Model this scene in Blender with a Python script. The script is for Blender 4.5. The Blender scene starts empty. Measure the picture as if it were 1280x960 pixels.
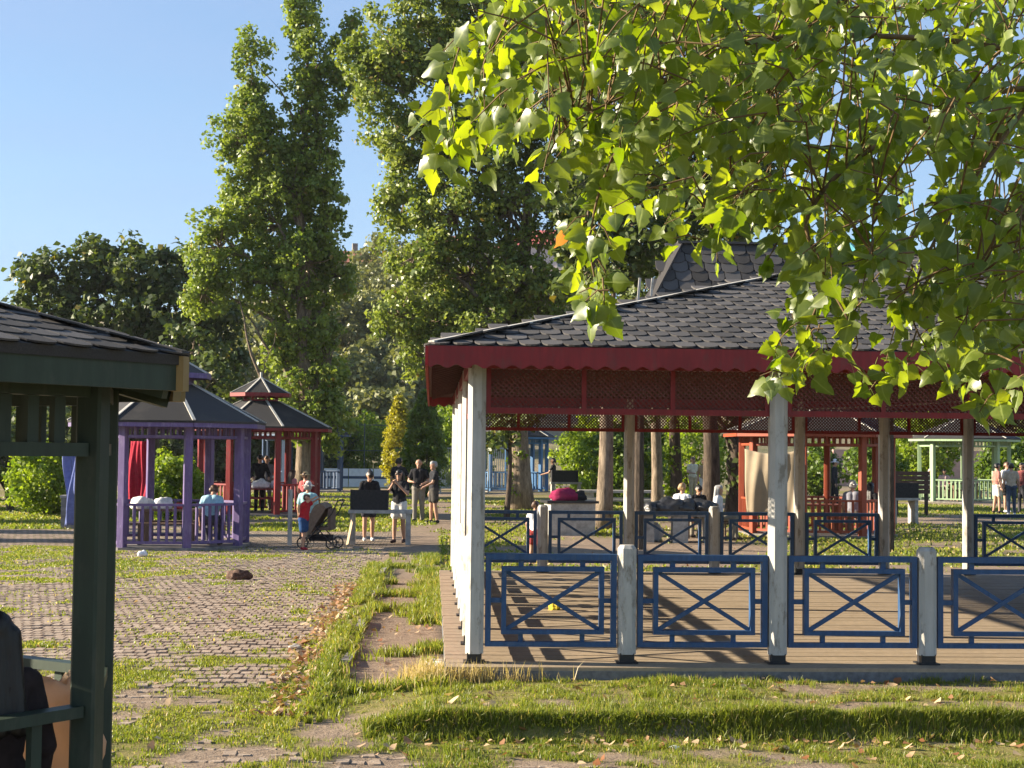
import bpy, bmesh, math, random
import numpy as np
from mathutils import Vector, Matrix, Euler

R = math.radians
sc = bpy.context.scene
C = sc.collection

# ---------------------------------------------------------------- camera
CAM = Vector((0.0, 0.0, 2.07))
YAW, PITCH, ROLL = R(2.85), R(2.47), R(0.6)
FPX = 2000.0
CROT = Matrix.Rotation(-YAW, 3, 'Z') @ Matrix.Rotation(R(90) + PITCH, 3, 'X') @ Matrix.Rotation(ROLL, 3, 'Z')
cd = bpy.data.cameras.new('camera')
cd.sensor_width = 36.0
cd.lens = FPX / 1280.0 * 36.0
cd.clip_start = 0.1
cd.clip_end = 3000
cam = bpy.data.objects.new('camera', cd)
cam.matrix_world = Matrix.Translation(CAM) @ CROT.to_4x4()
C.objects.link(cam)
sc.camera = cam

# ---------------------------------------------------------------- sky, sun, exposure
SUN_EL, SUN_BACK = R(20), R(7)          # low sun from the left, a little behind the pavilion front
w = bpy.data.worlds.new('World'); sc.world = w; w.use_nodes = True
nt = w.node_tree
bg = nt.nodes['Background']
sky = nt.nodes.new('ShaderNodeTexSky')
sky.sky_type = 'NISHITA'; sky.sun_disc = False
sky.sun_elevation = SUN_EL
sky.sun_rotation = R(270) + SUN_BACK
sky.air_density = 1.0; sky.dust_density = 0.12; sky.ozone_density = 3.0
# a thin, even veil of high cirrus over the whole sky
wtc = nt.nodes.new('ShaderNodeTexCoord'); wmp = nt.nodes.new('ShaderNodeVectorMath'); wmp.operation = 'MULTIPLY'; wmp.inputs[1].default_value = (1.6, 1.6, 9.0)
wno = nt.nodes.new('ShaderNodeTexNoise'); wno.inputs['Scale'].default_value = 2.2; wno.inputs['Detail'].default_value = 5
wmr = nt.nodes.new('ShaderNodeMapRange'); wmr.inputs[1].default_value = 0.35; wmr.inputs[2].default_value = 0.75; wmr.inputs[3].default_value = 0.34; wmr.inputs[4].default_value = 0.66
wmx = nt.nodes.new('ShaderNodeMixRGB'); wmx.inputs[2].default_value = (2.15, 2.95, 4.5, 1)
nt.links.new(wtc.outputs['Generated'], wmp.inputs[0]); nt.links.new(wmp.outputs[0], wno.inputs['Vector']); nt.links.new(wno.outputs['Fac'], wmr.inputs[0])
nt.links.new(wmr.outputs[0], wmx.inputs[0]); nt.links.new(sky.outputs['Color'], wmx.inputs[1]); nt.links.new(wmx.outputs[0], bg.inputs['Color'])
bg.inputs['Strength'].default_value = 0.062
ld = bpy.data.lights.new('sun', 'SUN'); ld.energy = 5.0; ld.angle = R(0.5); ld.color = (1.0, 0.87, 0.68)
sun = bpy.data.objects.new('sun', ld)
sdir = Vector((-math.cos(SUN_EL) * math.cos(SUN_BACK), math.cos(SUN_EL) * math.sin(SUN_BACK), math.sin(SUN_EL)))
sun.rotation_euler = sdir.to_track_quat('Z', 'Y').to_euler()
sun.location = (-30, 20, 40)
C.objects.link(sun)
sc.view_settings.view_transform = 'Standard'
sc.view_settings.look = 'None'
sc.view_settings.exposure = 1.74
sc.view_settings.gamma = 1.0
sc.view_settings.use_curve_mapping = False

# ---------------------------------------------------------------- helpers
rng = np.random.default_rng(7)
random.seed(7)

def at(px, py, Y):
    """world point seen at a photo position, Y metres away"""
    d = CROT @ Vector(((px - 640) / FPX, (480 - py) / FPX, -1.0))
    return CAM + d * (Y / d.y)

def sstep(a, b, x):
    t = np.clip((np.asarray(x, float) - a) / (b - a), 0, 1)
    return t * t * (3 - 2 * t)

def _hash(i, j, s):
    n = (i * 374761393 + j * 668265263 + s * 974634707) & 0xFFFFFFFF
    n = ((n ^ (n >> 13)) * 1274126177) & 0xFFFFFFFF
    return ((n ^ (n >> 16)) & 0xFFFF) / 65535.0

def vn(x, y, scale, seed=0):
    """value noise 0..1"""
    x = np.asarray(x, float) / scale; y = np.asarray(y, float) / scale
    xi = np.floor(x).astype(np.int64); yi = np.floor(y).astype(np.int64)
    fx = x - xi; fy = y - yi
    fx = fx * fx * (3 - 2 * fx); fy = fy * fy * (3 - 2 * fy)
    a = _hash(xi, yi, seed); b = _hash(xi + 1, yi, seed); c = _hash(xi, yi + 1, seed); d = _hash(xi + 1, yi + 1, seed)
    return (a * (1 - fx) + b * fx) * (1 - fy) + (c * (1 - fx) + d * fx) * fy

def fbm(x, y, scale, seed=0):
    return (vn(x, y, scale, seed) + 0.5 * vn(x, y, scale / 2.1, seed + 1) + 0.25 * vn(x, y, scale / 4.3, seed + 2)) / 1.75

def gz(x, y):
    """height of the ground"""
    x = np.asarray(x, float); y = np.asarray(y, float)
    z = 0.22 * sstep(35, 62, y)
    bankx = sstep(-0.85, 0.1, x)
    edge = 12.62 + 0.10 * (vn(x, x * 0, 0.9, 5) - 0.5)
    drop_right = -0.17 * (1 - sstep(edge - 0.05, edge + 0.07, y))
    drop_left = -0.14 * (1 - sstep(11.5, 17.0, y))
    z = z + drop_right * bankx + drop_left * (1 - bankx)
    z = z + 0.05 * np.exp(-((x + 0.93) / 0.16) ** 2) * sstep(13.2, 14.2, y) * (1 - sstep(28.5, 30, y))
    z = z + (0.035 * (fbm(x, y, 2.4, 3) - 0.5) + 0.02 * (vn(x, y, 0.55, 8) - 0.5)) * sstep(7, 11, y)
    # the hill behind the park
    h = sstep(95, 165, y) * (16 + 5 * fbm(x, y, 45, 21) * 2 - 5) + sstep(160, 420, y) * 12
    h = h * (0.35 + 0.65 * sstep(-120, -25, x))
    z = z + h + 1.2 * (fbm(x, y, 9, 33) - 0.5) * sstep(100, 130, y)
    return z

def g1(x, y):
    return float(gz(np.array([x]), np.array([y]))[0])

def on(px, Y, dz=0.0):
    p = at(px, 560, Y)
    return Vector((p.x, Y, g1(p.x, Y) + dz))

def tag(o, label=None, cat=None, group=None, kind=None):
    if label: o['label'] = label
    if cat: o['category'] = cat
    if group: o['group'] = group
    if kind: o['kind'] = kind
    return o

def thing(name, label, cat, loc=(0, 0, 0), rz=0.0, group=None):
    o = bpy.data.objects.new(name, None)
    o.empty_display_size = 0.2
    o.location = loc; o.rotation_euler = (0, 0, rz)
    C.objects.link(o)
    return tag(o, label, cat, group)

def inst(name, me, parent=None, m=None):
    o = bpy.data.objects.new(name, me)
    C.objects.link(o)
    if parent is not None: o.parent = parent
    if m is not None: o.matrix_local = m
    return o

class MB:
    """collects pieces of one mesh"""
    def __init__(s): s.v = []; s.f = []; s.mi = []
    def add(s, verts, faces, mi=0):
        n = len(s.v)
        s.v += [tuple(p) for p in verts]
        s.f += [tuple(n + i for i in q) for q in faces]
        s.mi += [mi] * len(faces)
        return s
    def box(s, lo, hi, mi=0, M=None):
        x0, y0, z0 = lo; x1, y1, z1 = hi
        v = [Vector(p) for p in ((x0, y0, z0), (x1, y0, z0), (x1, y1, z0), (x0, y1, z0), (x0, y0, z1), (x1, y0, z1), (x1, y1, z1), (x0, y1, z1))]
        if M is not None: v = [M @ p for p in v]
        return s.add(v, [(0, 3, 2, 1), (4, 5, 6, 7), (0, 1, 5, 4), (1, 2, 6, 5), (2, 3, 7, 6), (3, 0, 4, 7)], mi)
    def beam(s, p0, p1, wd, ht, mi=0, up=Vector((0, 0, 1))):
        p0 = Vector(p0); p1 = Vector(p1); d = (p1 - p0).normalized()
        sx = d.cross(up)
        if sx.length < 1e-4: sx = d.cross(Vector((0, 1, 0)))
        sx.normalize(); uz = sx.cross(d)
        a = sx * (wd / 2); b = uz * (ht / 2)
        v = [p0 - a - b, p0 + a - b, p0 + a + b, p0 - a + b, p1 - a - b, p1 + a - b, p1 + a + b, p1 - a + b]
        return s.add(v, [(0, 1, 2, 3), (4, 7, 6, 5), (0, 4, 5, 1), (1, 5, 6, 2), (2, 6, 7, 3), (3, 7, 4, 0)], mi)
    def tube(s, pts, rad, n=8, mi=0, cap=True):
        pts = [Vector(p) for p in pts]
        if not hasattr(rad, '__len__'): rad = [rad] * len(pts)
        base = len(s.v); ref = None
        for i, p in enumerate(pts):
            d = (pts[min(i + 1, len(pts) - 1)] - pts[max(i - 1, 0)])
            d = d.normalized() if d.length > 1e-7 else Vector((0, 0, 1))
            if ref is None:
                ref = d.cross(Vector((0.3, 0.9, 0.2)))
            ref = (ref - d * ref.dot(d))
            if ref.length < 1e-5: ref = d.orthogonal()
            ref.normalize(); b2 = d.cross(ref)
            for k in range(n):
                a = 2 * math.pi * k / n
                s.v.append(tuple(p + (ref * math.cos(a) + b2 * math.sin(a)) * rad[i]))
        for i in range(len(pts) - 1):
            for k in range(n):
                k2 = (k + 1) % n
                s.f.append((base + i * n + k, base + i * n + k2, base + (i + 1) * n + k2, base + (i + 1) * n + k)); s.mi.append(mi)
        if cap:
            s.f.append(tuple(base + k for k in reversed(range(n)))); s.mi.append(mi)
            s.f.append(tuple(base + (len(pts) - 1) * n + k for k in range(n))); s.mi.append(mi)
        return s
    def prism(s, outline, z0, z1, mi=0, M=None):
        n = len(outline)
        v = [Vector((x, y, z0)) for x, y in outline] + [Vector((x, y, z1)) for x, y in outline]
        if M is not None: v = [M @ p for p in v]
        f = [tuple(reversed(range(n))), tuple(range(n, 2 * n))] + [(k, (k + 1) % n, n + (k + 1) % n, n + k) for k in range(n)]
        return s.add(v, f, mi)
    def mesh(s, name, mats, smooth=False):
        me = bpy.data.meshes.new(name)
        me.from_pydata(s.v, [], s.f)
        for m in (mats if isinstance(mats, (list, tuple)) else [mats]): me.materials.append(m)
        me.polygons.foreach_set('material_index', s.mi)
        if smooth: me.polygons.foreach_set('use_smooth', [True] * len(me.polygons))
        me.update()
        return me
    def build(s, name, mats, parent=None, smooth=False, m=None):
        return inst(name, s.mesh(name, mats, smooth), parent, m)

def mesh_np(name, V, F, mats, rnd=None, smooth=False, mi=None, attrs=None):
    V = np.ascontiguousarray(V, dtype=np.float32); F = np.ascontiguousarray(F, dtype=np.int32)
    n, k = F.shape
    me = bpy.data.meshes.new(name)
    me.vertices.add(len(V)); me.vertices.foreach_set('co', V.ravel())
    me.loops.add(n * k); me.loops.foreach_set('vertex_index', F.ravel())
    me.polygons.add(n); me.polygons.foreach_set('loop_start', np.arange(n, dtype=np.int32) * k)
    for m in (mats if isinstance(mats, (list, tuple)) else [mats]): me.materials.append(m)
    if mi is not None: me.polygons.foreach_set('material_index', np.asarray(mi, dtype=np.int32))
    if smooth: me.polygons.foreach_set('use_smooth', np.ones(n, dtype=bool))
    me.update(calc_edges=True)
    if rnd is not None:
        a = me.attributes.new('rnd', 'FLOAT', 'FACE'); a.data.foreach_set('value', np.asarray(rnd, dtype=np.float32))
    for an, av in (attrs or {}).items():
        a = me.attributes.new(an, 'FLOAT', 'POINT'); a.data.foreach_set('value', np.asarray(av, dtype=np.float32))
    me.validate()
    return me

# ---------------------------------------------------------------- materials
class NT:
    def __init__(s, name):
        s.m = bpy.data.materials.new(name); s.m.use_nodes = True
        s.t = s.m.node_tree; s.b = s.t.nodes['Principled BSDF']; s.out = s.t.nodes['Material Output']
    def n(s, kind, **kw):
        x = s.t.nodes.new('ShaderNode' + kind)
        for k, v in kw.items(): setattr(x, k, v)
        return x
    def l(s, a, b): s.t.links.new(a, b)
    def pos(s): return s.n('NewGeometry').outputs['Position']
    def noise(s, scale, vec=None, detail=4, rough=0.6):
        x = s.n('TexNoise'); x.inputs['Scale'].default_value = scale; x.inputs['Detail'].default_value = detail
        x.inputs['Roughness'].default_value = rough
        s.l(vec if vec is not None else s.pos(), x.inputs['Vector'])
        return x.outputs['Fac']
    def scaled(s, sx, sy, sz, vec=None):
        x = s.n('VectorMath', operation='MULTIPLY'); s.l(vec if vec is not None else s.pos(), x.inputs[0])
        x.inputs[1].default_value = (sx, sy, sz); return x.outputs[0]
    def mix(s, fac, a, b, mode='MIX'):
        x = s.n('MixRGB', blend_type=mode)
        for sock, v in ((x.inputs[0], fac), (x.inputs[1], a), (x.inputs[2], b)):
            if hasattr(v, 'links') or hasattr(v, 'is_linked'): s.l(v, sock)
            elif isinstance(v, (int, float)): sock.default_value = v
            else: sock.default_value = (*v, 1.0)[:4]
        return x.outputs[0]
    def ramp(s, fac, lo, hi):
        x = s.n('MapRange'); s.l(fac, x.inputs[0]); x.inputs[1].default_value = lo; x.inputs[2].default_value = hi
        return x.outputs[0]
    def math(s, op, a, b=0.0):
        x = s.n('Math', operation=op)
        for sock, v in ((x.inputs[0], a), (x.inputs[1], b)):
            if isinstance(v, (int, float)): sock.default_value = v
            else: s.l(v, sock)
        return x.outputs[0]
    def attr(s, nm): 
        x = s.n('Attribute'); x.attribute_name = nm; return x.outputs['Fac']
    def bump(s, h, strength, dist):
        x = s.n('Bump'); x.inputs['Strength'].default_value = strength; x.inputs['Distance'].default_value = dist
        s.l(h, x.inputs['Height']); s.l(x.outputs[0], s.b.inputs['Normal'])
    def col(s, c):
        if isinstance(c, (tuple, list)): s.b.inputs['Base Color'].default_value = (*c, 1.0)[:4]
        else: s.l(c, s.b.inputs['Base Color'])
    def done(s, rough=0.6, spec=0.4, metal=0.0):
        s.b.inputs['Roughness'].default_value = rough; s.b.inputs['Specular IOR Level'].default_value = spec
        s.b.inputs['Metallic'].default_value = metal
        return s.m

def mul(c, k): return tuple(min(1.0, x * k) for x in c)

_pm = {}
def paint(name, c, var=0.25, rough=0.55, worn=None, worn_amt=0.5, grain=True, spec=0.35):
    """painted, slightly weathered wood; optional second colour where the paint has worn"""
    if name in _pm: return _pm[name]
    t = NT(name)
    v = t.scaled(1, 1, 0.12) if grain else t.pos()
    n1 = t.noise(22, v, 5); n2 = t.noise(2.6, None, 4)
    c1 = t.mix(t.ramp(n1, 0.3, 0.7), mul(c, 1 - var), mul(c, 1 + var * 0.6))
    c2 = t.mix(t.ramp(n2, 0.35, 0.75), c1, mul(c, 1 - var * 0.9))
    if worn is not None:
        f = t.math('MULTIPLY', t.ramp(t.noise(9, t.scaled(1, 1, 0.35), 6, 0.7), 0.53, 0.64), worn_amt)
        c2 = t.mix(f, c2, worn)
    t.col(c2); t.bump(n1, 0.35, 0.004)
    _pm[name] = t.done(rough, spec); return _pm[name]

_cm = {}
def cloth(c, rough=0.85):
    k = tuple(round(x, 3) for x in c)
    if k in _cm: return _cm[k]
    t = NT('fabric'); n1 = t.noise(14, None, 4)
    t.col(t.mix(t.ramp(n1, 0.3, 0.7), mul(c, 0.78), mul(c, 1.15))); t.bump(n1, 0.5, 0.012)
    _cm[k] = t.done(rough, 0.15); return _cm[k]

def plain(name, c, rough=0.5, spec=0.4, metal=0.0, scale=12, var=0.2, bump=0.3, dist=0.004):
    t = NT(name); n1 = t.noise(scale, None, 5)
    t.col(t.mix(t.ramp(n1, 0.3, 0.7), mul(c, 1 - var), mul(c, 1 + var))); t.bump(n1, bump, dist)
    return t.done(rough, spec, metal)

def leaf_mat(name, ca, cb, cc=None, trans=0.4, tc=None, rough=0.45, spec=0.4, scale_obj=False):
    """leaves: per-leaf colour, some light passing through"""
    t = NT(name)
    r = t.attr('rnd')
    if scale_obj:
        oi = t.n('ObjectInfo'); r = t.math('FRACT', t.math('ADD', r, oi.outputs['Random']))
    c = t.mix(r, ca, cb)
    if cc is not None:
        c = t.mix(t.ramp(r, 0.955, 0.965), c, cc)
    tcx = t.mix(r, mul(tc or ca, 1.0), mul(tc or cb, 0.8)) if tc else t.mix(1.0, c, (1.75, 1.75, 0.9), 'MULTIPLY')
    t.col(c); t.b.inputs['Roughness'].default_value = rough; t.b.inputs['Specular IOR Level'].default_value = spec
    tr = t.n('BsdfTranslucent'); t.l(tcx, tr.inputs['Color'])
    ms = t.n('MixShader'); ms.inputs[0].default_value = trans
    t.l(t.b.outputs[0], ms.inputs[1]); t.l(tr.outputs[0], ms.inputs[2]); t.l(ms.outputs[0], t.out.inputs['Surface'])
    return t.m

def shingle_mat(name, c, tint=(1, 1, 1)):
    t = NT(name)
    oi = t.n('ObjectInfo')
    r = t.math('FRACT', t.math('ADD', t.attr('rnd'), oi.outputs['Random']))
    n1 = t.noise(160, None, 2, 0.8); n2 = t.noise(1.3, None, 4)
    a = t.mix(r, mul(c, 0.55), mul(c, 1.45))
    a = t.mix(t.ramp(n1, 0.3, 0.7), t.mix(1.0, a, (0.6, 0.6, 0.62), 'MULTIPLY'), a)
    a = t.mix(t.math('MULTIPLY', t.ramp(n2, 0.5, 0.72), 0.45), a, (0.085, 0.075, 0.062))
    t.col(a); t.bump(n1, 0.6, 0.003)
    return t.done(0.9, 0.25)

M = {}
M['white'] = paint('white_painted_wood', (0.47, 0.455, 0.42), 0.2, 0.6, (0.20, 0.175, 0.135), 0.85)
M['blue'] = paint('blue_painted_wood', (0.030, 0.085, 0.20), 0.3, 0.45, (0.10, 0.13, 0.17), 0.35)
M['red'] = paint('red_painted_wood', (0.25, 0.018, 0.020), 0.3, 0.5, (0.12, 0.05, 0.04), 0.4)
M['redrail'] = paint('orange_red_painted_wood', (0.36, 0.05, 0.025), 0.25, 0.5)
M['orange'] = paint('orange_painted_wood', (0.31, 0.062, 0.026), 0.28, 0.5)
M['purple'] = paint('purple_painted_wood', (0.135, 0.092, 0.235), 0.28, 0.5, (0.30, 0.26, 0.38), 0.3)
M['green'] = paint('green_painted_wood', (0.030, 0.048, 0.032), 0.3, 0.5, (0.07, 0.075, 0.055), 0.35)
M['greenlight'] = paint('pale_green_painted_wood', (0.30, 0.42, 0.24), 0.2, 0.5)
M['navy'] = paint('navy_painted_wood', (0.04, 0.075, 0.15), 0.25, 0.5)
M['soffit'] = paint('brown_roof_boards', (0.10, 0.045, 0.035), 0.35, 0.7)
M['lattice'] = paint('brown_lattice_wood', (0.15, 0.035, 0.03), 0.3, 0.6)
M['deck'] = paint('tan_deck_boards', (0.36, 0.28, 0.19), 0.24, 0.6, (0.24, 0.19, 0.135), 0.55, grain=False)
M['deckside'] = plain('dark_concrete_edge', (0.15, 0.15, 0.155), 0.85, 0.2, 0, 18, 0.3)
M['cap'] = plain('pale_ridge_strip', (0.45, 0.43, 0.38), 0.6, 0.3, 0, 20, 0.2)
M['roofbase'] = plain('roof_felt', (0.035, 0.034, 0.036), 0.95, 0.1, 0, 40, 0.4)
M['shingle'] = shingle_mat('bitumen_shingle', (0.082, 0.076, 0.072))
M['shinglefar'] = shingle_mat('bitumen_roof_far', (0.050, 0.048, 0.048))
M['black'] = plain('black_metal', (0.012, 0.012, 0.014), 0.5, 0.5, 0.0, 25, 0.3)
M['soot'] = plain('sooty_steel', (0.022, 0.021, 0.021), 0.7, 0.3, 0.0, 20, 0.5)
M['concrete'] = plain('weathered_concrete', (0.36, 0.34, 0.31), 0.9, 0.2, 0, 7, 0.3, 0.5, 0.01)
M['concretedark'] = plain('stained_concrete', (0.20, 0.185, 0.17), 0.9, 0.2, 0, 6, 0.4, 0.5, 0.01)
M['steel'] = plain('galvanised_steel', (0.42, 0.43, 0.44), 0.45, 0.5, 0.4, 30, 0.15)
M['bark'] = None
t = NT('tree_bark')
bn = t.noise(9, t.scaled(1, 1, 0.25), 6, 0.75)
t.col(t.mix(t.ramp(bn, 0.32, 0.68), (0.075, 0.055, 0.04), (0.33, 0.26, 0.19)))
t.bump(bn, 1.0, 0.06); M['bark'] = t.done(0.95, 0.1)
t = NT('dark_tree_bark')
bn = t.noise(11, t.scaled(1, 1, 0.25), 6, 0.75)
t.col(t.mix(t.ramp(bn, 0.32, 0.68), (0.03, 0.024, 0.02), (0.13, 0.10, 0.075)))
t.bump(bn, 1.0, 0.05); M['barkdark'] = t.done(0.95, 0.1)
M['twig'] = plain('green_brown_twig', (0.13, 0.085, 0.04), 0.8, 0.2, 0, 30, 0.3)

M['leaf_poplar'] = leaf_mat('poplar_leaves', (0.085, 0.14, 0.02), (0.27, 0.325, 0.055), (0.24, 0.17, 0.04), 0.34, rough=0.45, spec=0.4)
M['leaf_poplar2'] = leaf_mat('poplar_leaves_deep', (0.078, 0.128, 0.022), (0.265, 0.305, 0.06), (0.22, 0.15, 0.04), 0.32, rough=0.45, spec=0.4)
M['leaf_dark'] = leaf_mat('dark_broad_leaves', (0.034, 0.060, 0.016), (0.11, 0.14, 0.032), (0.24, 0.19, 0.03), 0.28)
M['leaf_bright'] = leaf_mat('bright_shrub_leaves', (0.09, 0.16, 0.012), (0.24, 0.30, 0.02), None, 0.45)
M['leaf_gold'] = leaf_mat('golden_thuja_leaves', (0.20, 0.20, 0.012), (0.38, 0.33, 0.02), None, 0.35)
M['leaf_thuja'] = leaf_mat('thuja_leaves', (0.05, 0.10, 0.012), (0.14, 0.20, 0.02), None, 0.35)
M['leaf_hill'] = leaf_mat('hillside_leaves', (0.08, 0.10, 0.035), (0.22, 0.22, 0.07), None, 0.25)

# near leaves of the overhanging branch: mid-rib, blotches, strong light through
t = NT('overhanging_leaf')
oi = t.n('ObjectInfo')
r = t.math('FRACT', t.math('ADD', t.attr('rnd'), oi.outputs['Random']))
tc_ = t.n('TexCoord')
nz = t.noise(45, None, 3)
base = t.mix(r, (0.028, 0.056, 0.008), (0.10, 0.135, 0.018))
base = t.mix(t.math('MULTIPLY', t.ramp(nz, 0.35, 0.7), 0.5), base, (0.17, 0.20, 0.045))
base = t.mix(t.ramp(r, 0.999, 0.9995), base, (0.42, 0.13, 0.04))
rib = t.ramp(t.attr('rib'), 0.84, 1.0)
base = t.mix(t.math('MULTIPLY', rib, 0.6), base, (0.30, 0.36, 0.10))
t.col(base); t.b.inputs['Roughness'].default_value = 0.38; t.b.inputs['Specular IOR Level'].default_value = 0.55
trc = t.mix(r, (0.26, 0.41, 0.004), (0.62, 0.72, 0.015))
trc = t.mix(t.ramp(r, 0.999, 0.9995), trc, (0.7, 0.2, 0.05))
tr = t.n('BsdfTranslucent'); t.l(trc, tr.inputs['Color'])
ms = t.n('MixShader'); ms.inputs[0].default_value = 0.37
t.l(t.b.outputs[0], ms.inputs[1]); t.l(tr.outputs[0], ms.inputs[2]); t.l(ms.outputs[0], t.out.inputs['Surface'])
M['leaf_near'] = t.m

M['grass'] = leaf_mat('lawn_grass_blades', (0.075, 0.12, 0.012), (0.26, 0.275, 0.04), (0.42, 0.33, 0.13), 0.4)
M['straw'] = leaf_mat('dry_grass_blades', (0.36, 0.27, 0.11), (0.50, 0.40, 0.20), None, 0.3)
M['litter'] = leaf_mat('fallen_leaves', (0.26, 0.10, 0.035), (0.60, 0.46, 0.28), None, 0.15)

t = NT('stone_paver')
oi = t.n('ObjectInfo')
r = t.math('FRACT', t.math('ADD', t.attr('rnd'), oi.outputs['Random']))
nz = t.noise(28, None, 5); nz2 = t.noise(1.1, None, 3)
c = t.mix(r, (0.25, 0.19, 0.14), (0.41, 0.325, 0.245))
c = t.mix(t.ramp(nz, 0.35, 0.75), c, (0.43, 0.345, 0.265))
c = t.mix(t.math('MULTIPLY', t.ramp(nz2, 0.5, 0.7), 0.5), c, (0.27, 0.21, 0.155))
c = t.mix(t.math('MULTIPLY', t.ramp(t.noise(6.5, None, 6, 0.75), 0.42, 0.60), 0.75), c, (0.27, 0.20, 0.145))
t.col(c); t.bump(t.math('ADD', nz, t.noise(70, None, 3)), 0.8, 0.006); M['paver'] = t.done(0.92, 0.15)

# the ground sheet: soil, lawn soil under the grass, far paving, hillside; masks are per-vertex
t = NT('park_ground')
gm = t.attr('grass'); pm_ = t.attr('pave'); hm = t.attr('hill')
n1 = t.noise(7, None, 6, 0.7); n2 = t.noise(40, None, 4, 0.7); n3 = t.noise(0.35, None, 4)
soil = t.mix(t.ramp(n1, 0.3, 0.7), (0.17, 0.125, 0.09), (0.31, 0.235, 0.17))
soil = t.mix(t.math('MULTIPLY', t.ramp(n2, 0.45, 0.75), 0.5), soil, (0.36, 0.28, 0.21))
lawn = t.mix(t.ramp(n1, 0.3, 0.7), (0.10, 0.115, 0.025), (0.25, 0.21, 0.06))
lawn = t.mix(t.math('MULTIPLY', t.ramp(n3, 0.45, 0.65), 0.6), lawn, (0.27, 0.22, 0.09))
br = t.n('TexBrick'); t.l(t.pos(), br.inputs['Vector'])
br.inputs['Scale'].default_value = 1.0; br.inputs['Brick Width'].default_value = 0.15; br.inputs['Row Height'].default_value = 0.3
br.inputs['Mortar Size'].default_value = 0.012
br.inputs['Color1'].default_value = (0.21, 0.16, 0.125, 1); br.inputs['Color2'].default_value = (0.32, 0.25, 0.195, 1)
br.inputs['Mortar'].default_value = (0.09, 0.085, 0.04, 1)
pav = t.mix(t.math('MULTIPLY', t.ramp(n1, 0.45, 0.8), 0.5), br.outputs['Color'], (0.16, 0.12, 0.08))
hn = t.noise(0.16, None, 5, 0.65); hn2 = t.noise(1.6, None, 5)
hill = t.mix(t.ramp(hn, 0.38, 0.62), (0.10, 0.105, 0.045), (0.30, 0.235, 0.15))
hill = t.mix(t.math('MULTIPLY', t.ramp(hn2, 0.4, 0.7), 0.5), hill, (0.17, 0.16, 0.12))
c = t.mix(pm_, soil, pav); c = t.mix(gm, c, lawn); c = t.mix(hm, c, hill)
t.col(c)
hh = t.math('ADD', t.math('MULTIPLY', n1, 1.0), t.math('MULTIPLY', n2, 0.6))
t.bump(hh, 0.9, 0.035); M['ground'] = t.done(0.95, 0.1)

# ================================================================ GROUND
def paved(x, y):
    """where the paving lies"""
    a = (x < -1.08 - 0.35 * (vn(y, y * 0, 1.3, 40) - 0.5)) & (y < 34.5)
    b = (y < 12.15 + 0.5 * (vn(x, x * 0, 0.8, 41) - 0.5) - 0.42 * np.clip(x, 0, 3)) & (x < 2.4)
    return a | b

def cover(x, y):
    """how much grass grows: 0 bare, 1 full"""
    x = np.asarray(x, float); y = np.asarray(y, float)
    n = fbm(x, y, 1.5, 50); nf = fbm(x, y * 0.7, 0.42, 55)
    # on the paving: patches, dense near 12.5-16 m and at the far left
    thr = 0.60 - 0.12 * sstep(11.6, 12.6, y) * (1 - sstep(15.5, 18.0, y)) - 0.14 * sstep(23, 28, y) * sstep(-2.6, -4.6, x) + 0.05 * sstep(17, 19, y)
    thr = thr + 0.10 * (1 - sstep(11.5, 12.3, y)) * sstep(-2.5, -1.0, x)
    thr = thr - 0.07 * sstep(-2.2, -1.2, x) * (1 - sstep(17, 20, y))
    p = sstep(-0.07, 0.07, 0.5 * n + 0.5 * nf - thr + 0.02)
    # kerb strip
    k = np.exp(-((x + 0.95 + 0.10 * (vn(y, y * 0, 1.7, 60) - 0.5)) / 0.17) ** 4) * sstep(12.9, 13.6, y) * (1 - sstep(29, 30.5, y))
    # bare strip beside the deck, tufts in it
    d = sstep(0.60, 0.72, 0.6 * fbm(x, y, 0.7, 65) + 0.4 * fbm(x, y, 0.2, 66)) * (x > -0.8) * (x < 0.16) * (y > 14.2) * (y < 33)
    d = np.maximum(d, sstep(-0.30, 0.10, x + 0.5 * (fbm(x, y, 0.3, 67) - 0.5)) * (x < 0.16) * (y > 16.6) * (y < 33) * sstep(0.45, 0.6, vn(y, y * 0, 1.6, 68)))
    # lawn before the pavilion
    l = (x > -1.2) * (1 - sstep(14.3, 14.75, y + 0.5 * (fbm(x, y, 0.5, 72) - 0.5) - 0.4 * sstep(-0.1, 0.3, x))) * (1 - paved(x, y)) * sstep(0.22, 0.40, fbm(x, y, 0.7, 70))
    wq = 0.5 * (fbm(x, y, 0.35, 74) - 0.5)
    bare = np.exp(-(((x + 0.70 + wq) / 0.36) ** 2 + ((y - 13.05 + wq) / 0.30) ** 2) ** 2)
    bare2 = np.exp(-(((x - 4.6) / 1.5) ** 2 + ((y - 14.3) / 0.22) ** 2) ** 2)
    l = l * (1 - bare) * (1 - 0.85 * bare2)
    # park behind
    bk = (y > 26.8) * (x > 0.16) * sstep(0.36, 0.52, fbm(x, y, 3.5, 80)) + (y > 41) * (x <= 0.16) * sstep(0.36, 0.5, fbm(x, y, 4.0, 82)) + (x < -10.5) * (y < 41) * sstep(0.4, 0.5, fbm(x, y, 3, 84))
    pv = paved(x, y)
    out = np.where(pv, p, 0)
    out = np.maximum(out, k); out = np.maximum(out, np.where(pv, 0, np.maximum(d, l)))
    return np.clip(np.maximum(out, bk * (y < 100)), 0, 1)

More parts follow.
